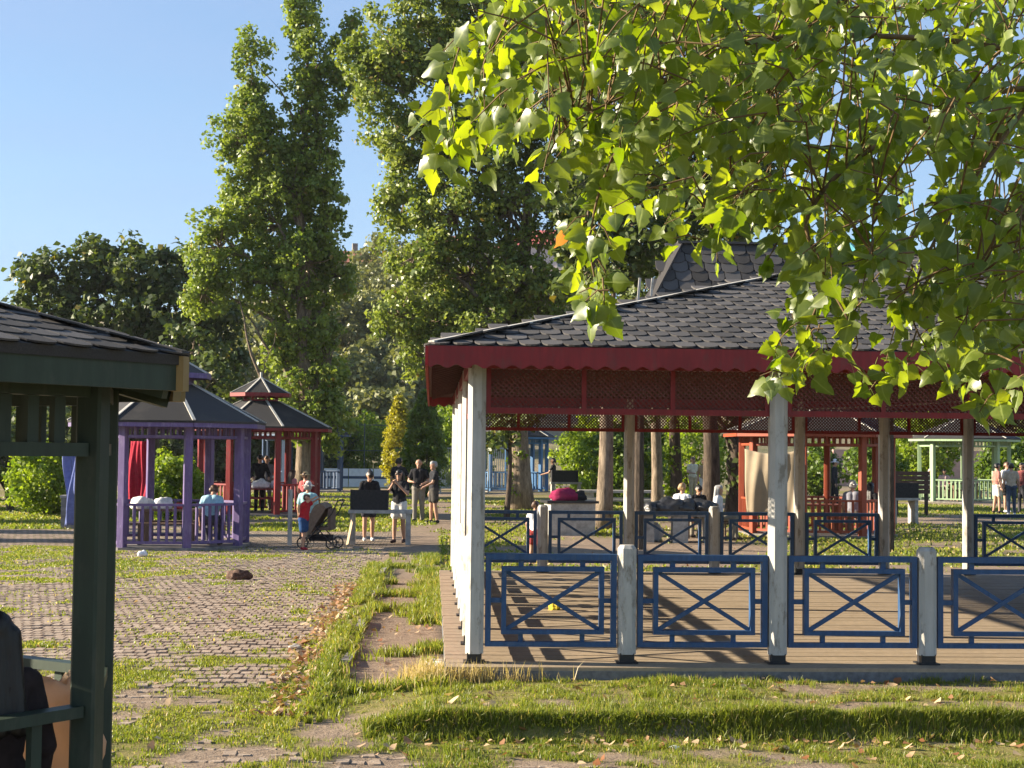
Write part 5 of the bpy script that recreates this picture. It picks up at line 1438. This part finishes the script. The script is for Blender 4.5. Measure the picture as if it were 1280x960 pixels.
vv = [(x, -.02 + y * .8, z) for y, z in prof for x in (-.235, -.12, 0, .12, .235)]
vv = [(x, y + (-.05 if abs(x) < .2 else 0), z + (.03 if abs(x) < .13 else 0)) for x, y, z in vv]
m.add(vv, [(i * 5 + j, i * 5 + j + 1, (i + 1) * 5 + j + 1, (i + 1) * 5 + j) for i in range(9) for j in range(4)])
for s in (0, 4): m.add([(vv[s][0], 0.0, .60)] + [vv[i * 5 + s] for i in range(10)], [(0, i + 1, i + 2) if s else (0, i + 2, i + 1) for i in range(9)])
m.build('hood', hood, t, smooth=True)
m = MB(); m.prism([(-.21, -.24), (.21, -.24), (.2, .26), (-.2, .26)], .40, .47); m.box((-.2, -.26, .42), (.2, -.2, .86)); m.build('seat', cloth((.14, .10, .08)), t)
m = MB(); m.prism([(-.19, -.22), (.19, -.22), (.17, .22), (-.17, .22)], .17, .30); m.build('basket', cloth(BLK), t)
# litter bin of concrete, left
t = thing('litter_bin', 'square concrete litter bin beside the blue cloth', 'bin', on(90, 41.5)); m = MB()
m.box((-.20, -.20, -.05), (.20, .20, .78)); m.build('body', M['concretedark'], t); m = MB(); m.box((-.23, -.23, .781), (.23, .23, .84)); m.build('rim', M['concrete'], t)
def blob(name, label, cat, loc, sx, sy, sz, mat, seed, rough=.25, n=10, group=None, sub=1):
    bm = bmesh.new(); bmesh.ops.create_icosphere(bm, subdivisions=3, radius=1.0); rr = random.Random(seed); ph = [rr.uniform(0, 6) for _ in range(6)]
    for v in bm.verts:
        x, y, z = v.co
        f = 1 + rough * (math.sin(4 * x + ph[0]) * math.sin(4.5 * y + ph[1]) + .6 * math.sin(9 * z + ph[2] + 3 * x) * math.sin(8 * y + ph[3]) + .3 * rr.uniform(-1, 1))
        v.co = Vector((x * sx * f, y * sy * f, max(-.55, z * f) * sz + .55 * sz))
    me = bpy.data.meshes.new(name); bm.to_mesh(me); bm.free(); me.materials.append(mat); me.polygons.foreach_set('use_smooth', [True] * len(me.polygons))
    o = inst(name, me); o.location = loc; return tag(o, label, cat, group)
bag_w = cloth((.74, .73, .72), .5)
pl_ = on(301, 26.0)
blob('dirt_clod', 'dark broken lump of stone lying alone on the paving', 'stone', pl_, .17, .12, .10, plain('dark_stone', (.10, .065, .05), .9, .1, 0, 20, .4), 3, .35)
blob('paper_scrap', 'crumpled white scrap on grass before the purple gazebo', 'litter', on(181, 31.3), .10, .08, .07, bag_w, 5)
blob('stone', 'pale flat stone on the grass by the kerb leaves', 'stone', on(374, 17.0), .07, .05, .03, M['concrete'], 7)
blob('paper_scrap', 'white torn scrap lying below the lawn bank', 'litter', on(845, 12.2), .045, .03, .018, bag_w, 8)
blob('plastic_bag', 'pale plastic bag caught at the deck corner weeds', 'bag', on(548, 15.6), .10, .09, .045, bag_w, 9)
blob('crumpled_leaf', 'crumpled bright yellow leaf lying on the pavilion deck', 'leaf', (at(694, 742, 20).x, 20.0, .12), .07, .06, .085, cloth((.62, .50, .05)), 11, .4)
# tables inside gazebos
def table(label, loc, wd, dp, mat, hgt=.74, group=None, rz_=0):
    t = thing('picnic_table', label, 'table', loc, rz_, group)
    m = MB(); m.box((-wd / 2, -dp / 2, hgt - .045), (wd / 2, dp / 2, hgt)); m.build('table_top', mat, t)
    for x in (-wd * .36, wd * .36):
        m = MB(); m.box((x - .04, -dp * .35, 0), (x + .04, dp * .35, hgt - .046)); m.build('leg', mat, t)
    for y in (-dp / 2 - .30, dp / 2 + .30):
        m = MB(); m.box((-wd / 2, y - .14, .42), (wd / 2, y + .14, .46)); m.box((-wd * .36 - .03, y - .10, 0), (-wd * .36 + .03, y + .10, .419)); m.box((wd * .36 - .03, y - .10, 0), (wd * .36 + .03, y + .10, .419)); m.build('bench', mat, t)
    return t
wood = paint('bench_wood', (.17, .11, .075), .3)
f05 = Vector((0, 0, .05))
table('wooden table and benches inside the purple gazebo', gaz_purple.location + f05, 1.3, .65, wood)
table('wooden table and benches inside the red gazebo', gaz_red.location + f05, 1.3, .65, paint('red_bench_wood', (.22, .03, .03), .3))
table('wooden table and benches inside the orange gazebo', gaz_orange.location + f05, 1.4, .65, paint('orange_bench_wood', (.26, .07, .03), .3))
table('wooden table and benches inside the pale green gazebo', gaz_pale.location + f05, 1.3, .65, wood)
gp = gaz_purple.location
for (dx, dy, s_, sd, col_, lab) in ((-.55, -.1, .20, 21, (.74, .73, .72), 'large white plastic bag at the end of the purple gazebo table'), (-.08, -.15, .19, 22, (.70, .70, .71), 'rounded white plastic bag in the middle of the purple gazebo table'), (.27, -.12, .10, 23, (.5, .06, .06), 'small red bag beside the white bags on the purple gazebo table')):
    blob('shopping_bag', lab, 'bag', gp + Vector((dx, dy, .79)), s_ * 1.1, s_ * .8, s_ * .85, cloth(col_, .5), sd, .2)
gr_ = gaz_red.location
blob('shopping_bag', 'pale plastic bag with pointed handles on the red gazebo table', 'bag', gr_ + Vector((.05, -.1, .79)), .28, .2, .16, bag_w, 24, .3)
blob('shopping_bag', 'small white bag standing upright beside the man in black', 'bag', gr_ + Vector((.48, .05, .79)), .11, .1, .18, bag_w, 25, .25)
# cloths
def drape(name, label, p0, p1, z0, z1, mat, folds, amp, seed, sag=0.0, taper=0.0, thick=.006):
    """hanging cloth between two top corners"""
    p0, p1 = Vector(p0), Vector(p1); n, k = 36, 22; d = (p1 - p0); nn = Vector((-d.y, d.x, 0)).normalized(); rr = random.Random(seed); ph = rr.uniform(0, 6)
    V_ = []
    for j in range(k + 1):
        v = j / k
        for i in range(n + 1):
            u = i / n; uu = .5 + (u - .5) * (1 - taper * v)
            w_ = amp * (math.sin(u * folds * 6.283 + ph + 1.5 * v) * (.35 + .65 * v) + .5 * math.sin(u * folds * 14 + ph * 2 + 4 * v)) + amp * 1.4 * math.sin((u + v) * 5 + ph)
            zt = z1 - sag * math.sin(Pi * u) * (1 - .4 * v)
            V_.append(p0 + d * uu + nn * w_ + Vector((0, 0, zt + (z0 - zt) * v + .02 * math.sin(u * 17 + ph) * v)))
    c0 = Vector((p0.x, p0.y, z0)); m = MB()
    m.add([p - c0 for p in V_], [(j * (n + 1) + i, j * (n + 1) + i + 1, (j + 1) * (n + 1) + i + 1, (j + 1) * (n + 1) + i) for j in range(k) for i in range(n)])
    o = m.build(name, mat, None, True); o.location = c0
    md = o.modifiers.new('thickness', 'SOLIDIFY'); md.thickness = thick
    return tag(o, label, 'cloth')
t = NT('beige_sheet'); n_ = t.noise(5, None, 4); t.col(t.mix(n_, (.34, .27, .18), (.52, .43, .30))); t.b.inputs['Roughness'].default_value = .9
tr = t.n('BsdfTranslucent'); tr.inputs['Color'].default_value = (.55, .42, .26, 1); ms = t.n('MixShader'); ms.inputs[0].default_value = .35
t.l(t.b.outputs[0], ms.inputs[1]); t.l(tr.outputs[0], ms.inputs[2]); t.l(ms.outputs[0], t.out.inputs['Surface']); sheet = t.m
a, b = at(930, 560, 40.1), at(1003, 560, 39.4)
drape('hanging_sheet', 'creased beige sheet hung on the side of the orange gazebo', (a.x, 40.1, 0), (b.x, 39.4, 0), .62, 2.24, sheet, 2.2, .035, 4, sag=.12, taper=.10)
a, b = at(90, 560, 34.6), at(99, 560, 34.1)
drape('blue_cloth', 'crumpled blue cloth hanging on an outer post of the purple gazebo', (a.x - .05, 34.3, 0), (b.x + .03, 34.0, 0), .45, 1.95, cloth((.12, .15, .34)), 1.5, .05, 6)
a, b = at(160, 560, 37.2), at(186, 560, 36.9)
drape('red_cloth', 'dark red cloth hanging inside the purple gazebo', (a.x, 37.3, 0), (b.x, 37.0, 0), .75, 2.25, cloth((.33, .02, .04)), 2.0, .04, 8)
# concrete blocks beyond the back railing
t = thing('concrete_counter', 'concrete block counter with dark top under a maroon jacket', 'counter', on(715, 40.5), .12)
m = MB(); m.box((-.62, -.45, -.05), (.52, .45, .80)); m.build('body', M['concrete'], t); m = MB(); m.box((-.72, -.5, .801), (.60, .5, .86)); m.build('top_slab', M['black'], t)
blob('jacket', 'maroon jacket heaped on the dark counter top', 'jacket', on(706, 40.3, .862), .34, .2, .2, cloth((.22, .015, .06)), 31, .2)
blob('jacket', 'black bag lying beside the maroon jacket on the counter', 'bag', on(724, 40.4, .862), .2, .16, .15, cloth(BLK), 32, .25)
t = thing('concrete_bench', 'long pale concrete table with slab legs behind the furrowed trunk', 'table', on(790, 52.5))
m = MB(); m.box((-1.75, -.35, .66), (1.65, .35, .74)); m.build('slab', M['concrete'], t)
for x in (-1.4, -.1, 1.3):
    m = MB(); m.box((x - .13, -.28, -.05), (x + .13, .28, .659)); m.build('leg', M['concrete'], t)
for y in (-.8, .8):
    m = MB(); m.box((-1.6, y - .16, .40), (1.5, y + .16, .47)); m.box((-1.2, y - .12, -.05), (-1.0, y + .12, .399)); m.box((.9, y - .12, -.05), (1.1, y + .12, .399)); m.build('bench', M['concrete'], t)
t = thing('concrete_bench', 'low concrete picnic table heaped with black bags', 'table', on(850, 37.8), -.05)
m = MB(); m.box((-1.05, -.30, .62), (1.0, .30, .70)); m.build('slab', M['concretedark'], t)
for x in (-.8, 0, .75):
    m = MB(); m.box((x - .18, -.25, -.05), (x + .18, .25, .619)); m.build('leg', M['concrete'], t)
bp = on(850, 37.7)
for k, (dx, s_) in enumerate(((-.62, .24), (-.25, .30), (.15, .27), (.55, .28))):
    blob('black_bag', 'crinkled black bag on the concrete picnic table', 'bag', bp + Vector((dx, 0, .70)), s_ * 1.15, .24, s_ * .75, plain('black_plastic', (.02, .02, .022), .35, .6, 0, 9, .4, .8, .03), 40 + k, .28, group='black bags on the picnic table')
blob('shopping_bag', 'pale grey bag on the ground beside the picnic table', 'bag', on(814, 38.2), .28, .2, .32, cloth((.5, .52, .54), .5), 50, .2)
# paper bag in the near gazebo
t = NT('kraft_paper'); n_ = t.noise(8, None, 4); t.col(t.mix(n_, (.50, .38, .26), (.66, .53, .38))); t.bump(n_, .8, .02); t.b.inputs['Roughness'].default_value = .8
tr = t.n('BsdfTranslucent'); tr.inputs['Color'].default_value = (.72, .50, .30, 1); ms = t.n('MixShader'); ms.inputs[0].default_value = .4
t.l(t.b.outputs[0], ms.inputs[1]); t.l(tr.outputs[0], ms.inputs[2]); t.l(ms.outputs[0], t.out.inputs['Surface']); kraft = t.m
bm = bmesh.new(); bmesh.ops.create_cube(bm, size=1.0); bmesh.ops.subdivide_edges(bm, edges=bm.edges[:], cuts=7, use_grid_fill=True); rr = random.Random(5)
for v in bm.verts:
    x, y, z = v.co; k = 1 + .06 * math.sin(9 * z + 5 * x) + .05 * rr.uniform(-1, 1)
    top_ = max(0, (z - .3) / .2); v.co = Vector((x * .42 * k * (1 - .1 * top_) + .02 * math.sin(9 * z + 6 * y), y * .28 * k * (1 - .5 * top_) + .02 * math.sin(12 * x + 7 * z), (z + .5) * .48 + .018 * (1 + 2 * top_) * math.sin(23 * x + 3) + .015 * math.sin(31 * y + 9 * x)))
me = bpy.data.meshes.new('paper_bag'); bm.to_mesh(me); bm.free(); me.materials.append(kraft); me.polygons.foreach_set('use_smooth', [True] * len(me.polygons))
pbx = at(62, 900, 7.75)
bagm = tag(inst('paper_bag', me), 'large crumpled brown paper bag on the bench inside the green gazebo', 'bag'); bagm.location = (pbx.x, 7.75, .48); bagm.rotation_euler = (0, 0, .4)
t = thing('gazebo_bench', 'dark green bench inside the near gazebo under the paper bag', 'bench', (pbx.x - .30, 7.80, .03), R(99)); m = MB(); m.box((-.7, -.2, .40), (.45, .24, .45)); m.build('seat', M['green'], t)
for x in (-.6, .35):
    m = MB(); m.box((x - .03, -.16, 0), (x + .03, .18, .399)); m.build('leg', M['green'], t)
t = thing('gazebo_bench', 'dark green bench under the long-haired person in the near gazebo', 'bench', (-1.93, 7.16, .03), R(55)); m = MB(); m.box((-.5, -.2, .40), (.5, .2, .45)); m.build('seat', M['green'], t)
for x in (-.4, .4):
    m = MB(); m.box((x - .03, -.16, 0), (x + .03, .16, .399)); m.build('leg', M['green'], t)
# seats for those who sit in the open
for (px, Y, lab) in ((386, 38.2, 'plain wooden stool under the person in the white sun hat'), (853, 39.4, 'plain wooden stool under the fair-haired man'), (873, 40.0, 'plain wooden stool under the person in the black jacket'), (898, 38.6, 'plain wooden stool under the grey-haired woman')):
    t = thing('stool', lab, 'stool', on(px, Y)); m = MB(); m.box((-.2, -.2, .41), (.2, .2, .45)); m.build('seat', wood, t)
    for x in (-.15, .15):
        for y in (-.15, .15):
            m = MB(); m.box((x - .02, y - .02, -.03), (x + .02, y + .02, .409)); m.build('leg', wood, t)
# ================================================================ FENCES, FAR WALLS, HOUSES
def fence(label, p0, p1, hgt, npost, mat, rails, bars=0, wires=0, name='metal_fence'):
    p0, p1 = Vector(p0), Vector(p1); t = thing(name, label, 'fence', p0); d = p1 - p0
    for k in range(npost):
        q = d * (k / (npost - 1)); m = MB(); m.tube([q + Vector((0, 0, -.2)), q + Vector((0, 0, hgt))], .035, 8); m.build('post', mat, t)
    for z in rails: m = MB(); m.tube([Vector((0, 0, z)), d + Vector((0, 0, z))], .022, 6); m.build('rail', mat, t)
    if bars:
        for k in range(bars): 
            q = d * ((k + .5) / bars); m = MB(); m.box((q.x - .012, q.y - .012, rails[0]), (q.x + .012, q.y + .012, rails[-1])); m.build('bar', mat, t)
    if wires:
        m = MB(); s = d.length; u_ = d.normalized(); st = hgt / 9
        for sg in (1, -1):
            x = -hgt
            while x < s:
                a0, z0, a1, z1 = x, 0.1, x + hgt, hgt
                if a0 < 0: z0 += -a0; a0 = 0
                if a1 > s: z1 -= a1 - s; a1 = s
                if a1 > a0 + .05:
                    A_, B_ = (a0, a1) if sg > 0 else (s - a0, s - a1); m.beam(u_ * A_ + Vector((0, 0, z0)), u_ * B_ + Vector((0, 0, z1)), .006, .006)
                x += .22
        m.build('wire_mesh', mat, t)
    return t
darkst = plain('dark_green_steel', (.07, .09, .085), .5, .4, 0, 20)
palest = plain('pale_fence_steel', (.34, .36, .36), .5, .4, 0, 20)
fence('tall chain-link fence with steel posts round the ball court', on(405, 88), on(556, 88), 3.4, 4, darkst, (.3, 1.9, 3.3), wires=1, name='chain_link_fence')
fence('grey vertical-bar fence meeting the pavilion corner from behind', on(551, 72), on(640, 74), 2.1, 4, palest, (.25, 2.05), bars=34)
t = thing('court_board', 'low white board wall with blue stripe edging the ball court', 'wall', on(405, 84))
q = on(560, 84) - on(405, 84)
for k in range(5):
    m = MB(); a, b = q.x * k / 5 + .02, q.x * (k + 1) / 5 - .02
    m.box((a, 0, -.05), (b, .06, .95)); pn = m.build('board', plain('white_board', (.66, .70, .76), .5, .3, 0, 6, .1), t); m = MB(); m.box((a, -.004, .42), (b, 0, .56)); m.build('stripe', M['navy'], pn)
t = thing('light_pole', 'slender grey floodlight pole among the trees behind the red gazebo', 'lamp post', on(350, 84)); m = MB(); m.tube([(0, 0, -.2), (0, 0, 5.4)], [.09, .06], 10); m.build('pole', palest, t)
m = MB(); m.box((-.3, -.1, 5.35), (.3, .15, 5.6)); m.build('floodlight', M['steel'], t)
t = thing('retaining_wall', 'pinkish plastered retaining wall along the foot of the dry hill', 'wall', on(1000, 97)); q = on(1330, 97) - on(1000, 97)
for k in range(8):
    m = MB(); m.box((q.x * k / 8 + .01, 0, -.6), (q.x * (k + 1) / 8 - .01, .3, 2.0 + .25 * (k % 2))); m.build('wall_panel', plain('pink_plaster', (.42, .28, .24), .9, .1, 0, 1.5, .2), t)
def house(label, loc, wd, dp, hgt, wallc, roofc, rz_=0.0, storeys=2):
    t = thing('hill_house', label, 'house', loc, rz_)
    m = MB(); m.box((-wd / 2, -dp / 2, -1.5), (wd / 2, dp / 2, hgt)); wl = m.build('wall', plain('plaster', wallc, .9, .1, 0, 1.2, .12), t)
    m = MB(); o = .5; m.add([(-wd / 2 - o, -dp / 2 - o, hgt - .02), (wd / 2 + o, -dp / 2 - o, hgt - .02), (wd / 2 + o, dp / 2 + o, hgt - .02), (-wd / 2 - o, dp / 2 + o, hgt - .02), (-wd / 4, 0, hgt + wd * .2), (wd / 4, 0, hgt + wd * .2)], [(0, 1, 5, 4), (1, 2, 5), (2, 3, 4, 5), (3, 0, 4), (3, 2, 1, 0)])
    rf = m.build('roof', plain('clay_tiles', roofc, .9, .1, 0, 4, .3), t); m = MB(); m.box((wd * .12, -.3, hgt + .6), (wd * .12 + .6, .3, hgt + wd * .2 + .9)); m.build('chimney', M['concretedark'], rf)
    gl = plain('window_glass', (.04, .05, .06), .1, .6, 0, 3, .2)
    for s in range(storeys):
        for k in range(4):
            x = -wd / 2 + wd * (k + .5) / 4; z = hgt * (s + .55) / storeys - .5
            m = MB(); m.box((x - .55, -dp / 2 - .06, z - .7), (x + .55, -dp / 2 - .002, z + .7)); w_ = m.build('window', M['white'], t); m = MB(); m.box((x - .45, -dp / 2 - .075, z - .6), (x + .45, -dp / 2 - .061, z + .6)); m.build('pane', gl, w_)
    return t
house('small tan house with reddish roof on the crest of the hill', on(425, 185), 9, 8, 4.2, (.50, .40, .30), (.36, .15, .10), .2, 1)
house('pink and white house high on the hill behind the poplar', on(690, 180), 11, 8, 6.0, (.62, .50, .48), (.42, .12, .11), -.2, 2)
house('pale two-storey house on the hillside above the ball court', on(560, 200), 12, 9, 6.5, (.58, .55, .50), (.33, .15, .11), .1, 2)
finish_people()

# ================================================================ HAZE: thin summer air and barbecue smoke over the whole park
m = MB(); m.box((-430, -70, -8), (430, 910, 46))
hz_ = m.build('haze', NT('haze_air').m)
hm_ = hz_.data.materials[0]; ht = hm_.node_tree
for n_ in list(ht.nodes):
    if n_.type == 'BSDF_PRINCIPLED': ht.nodes.remove(n_)
pv_ = ht.nodes.new('ShaderNodeVolumePrincipled'); pv_.inputs['Color'].default_value = (0.80, 0.86, 0.95, 1); pv_.inputs['Density'].default_value = 0.00014; pv_.inputs['Anisotropy'].default_value = 0.2
ht.links.new(pv_.outputs[0], [n_ for n_ in ht.nodes if n_.type == 'OUTPUT_MATERIAL'][0].inputs['Volume'])
tag(hz_, 'thin pale haze hanging over the park', 'haze', kind='stuff')
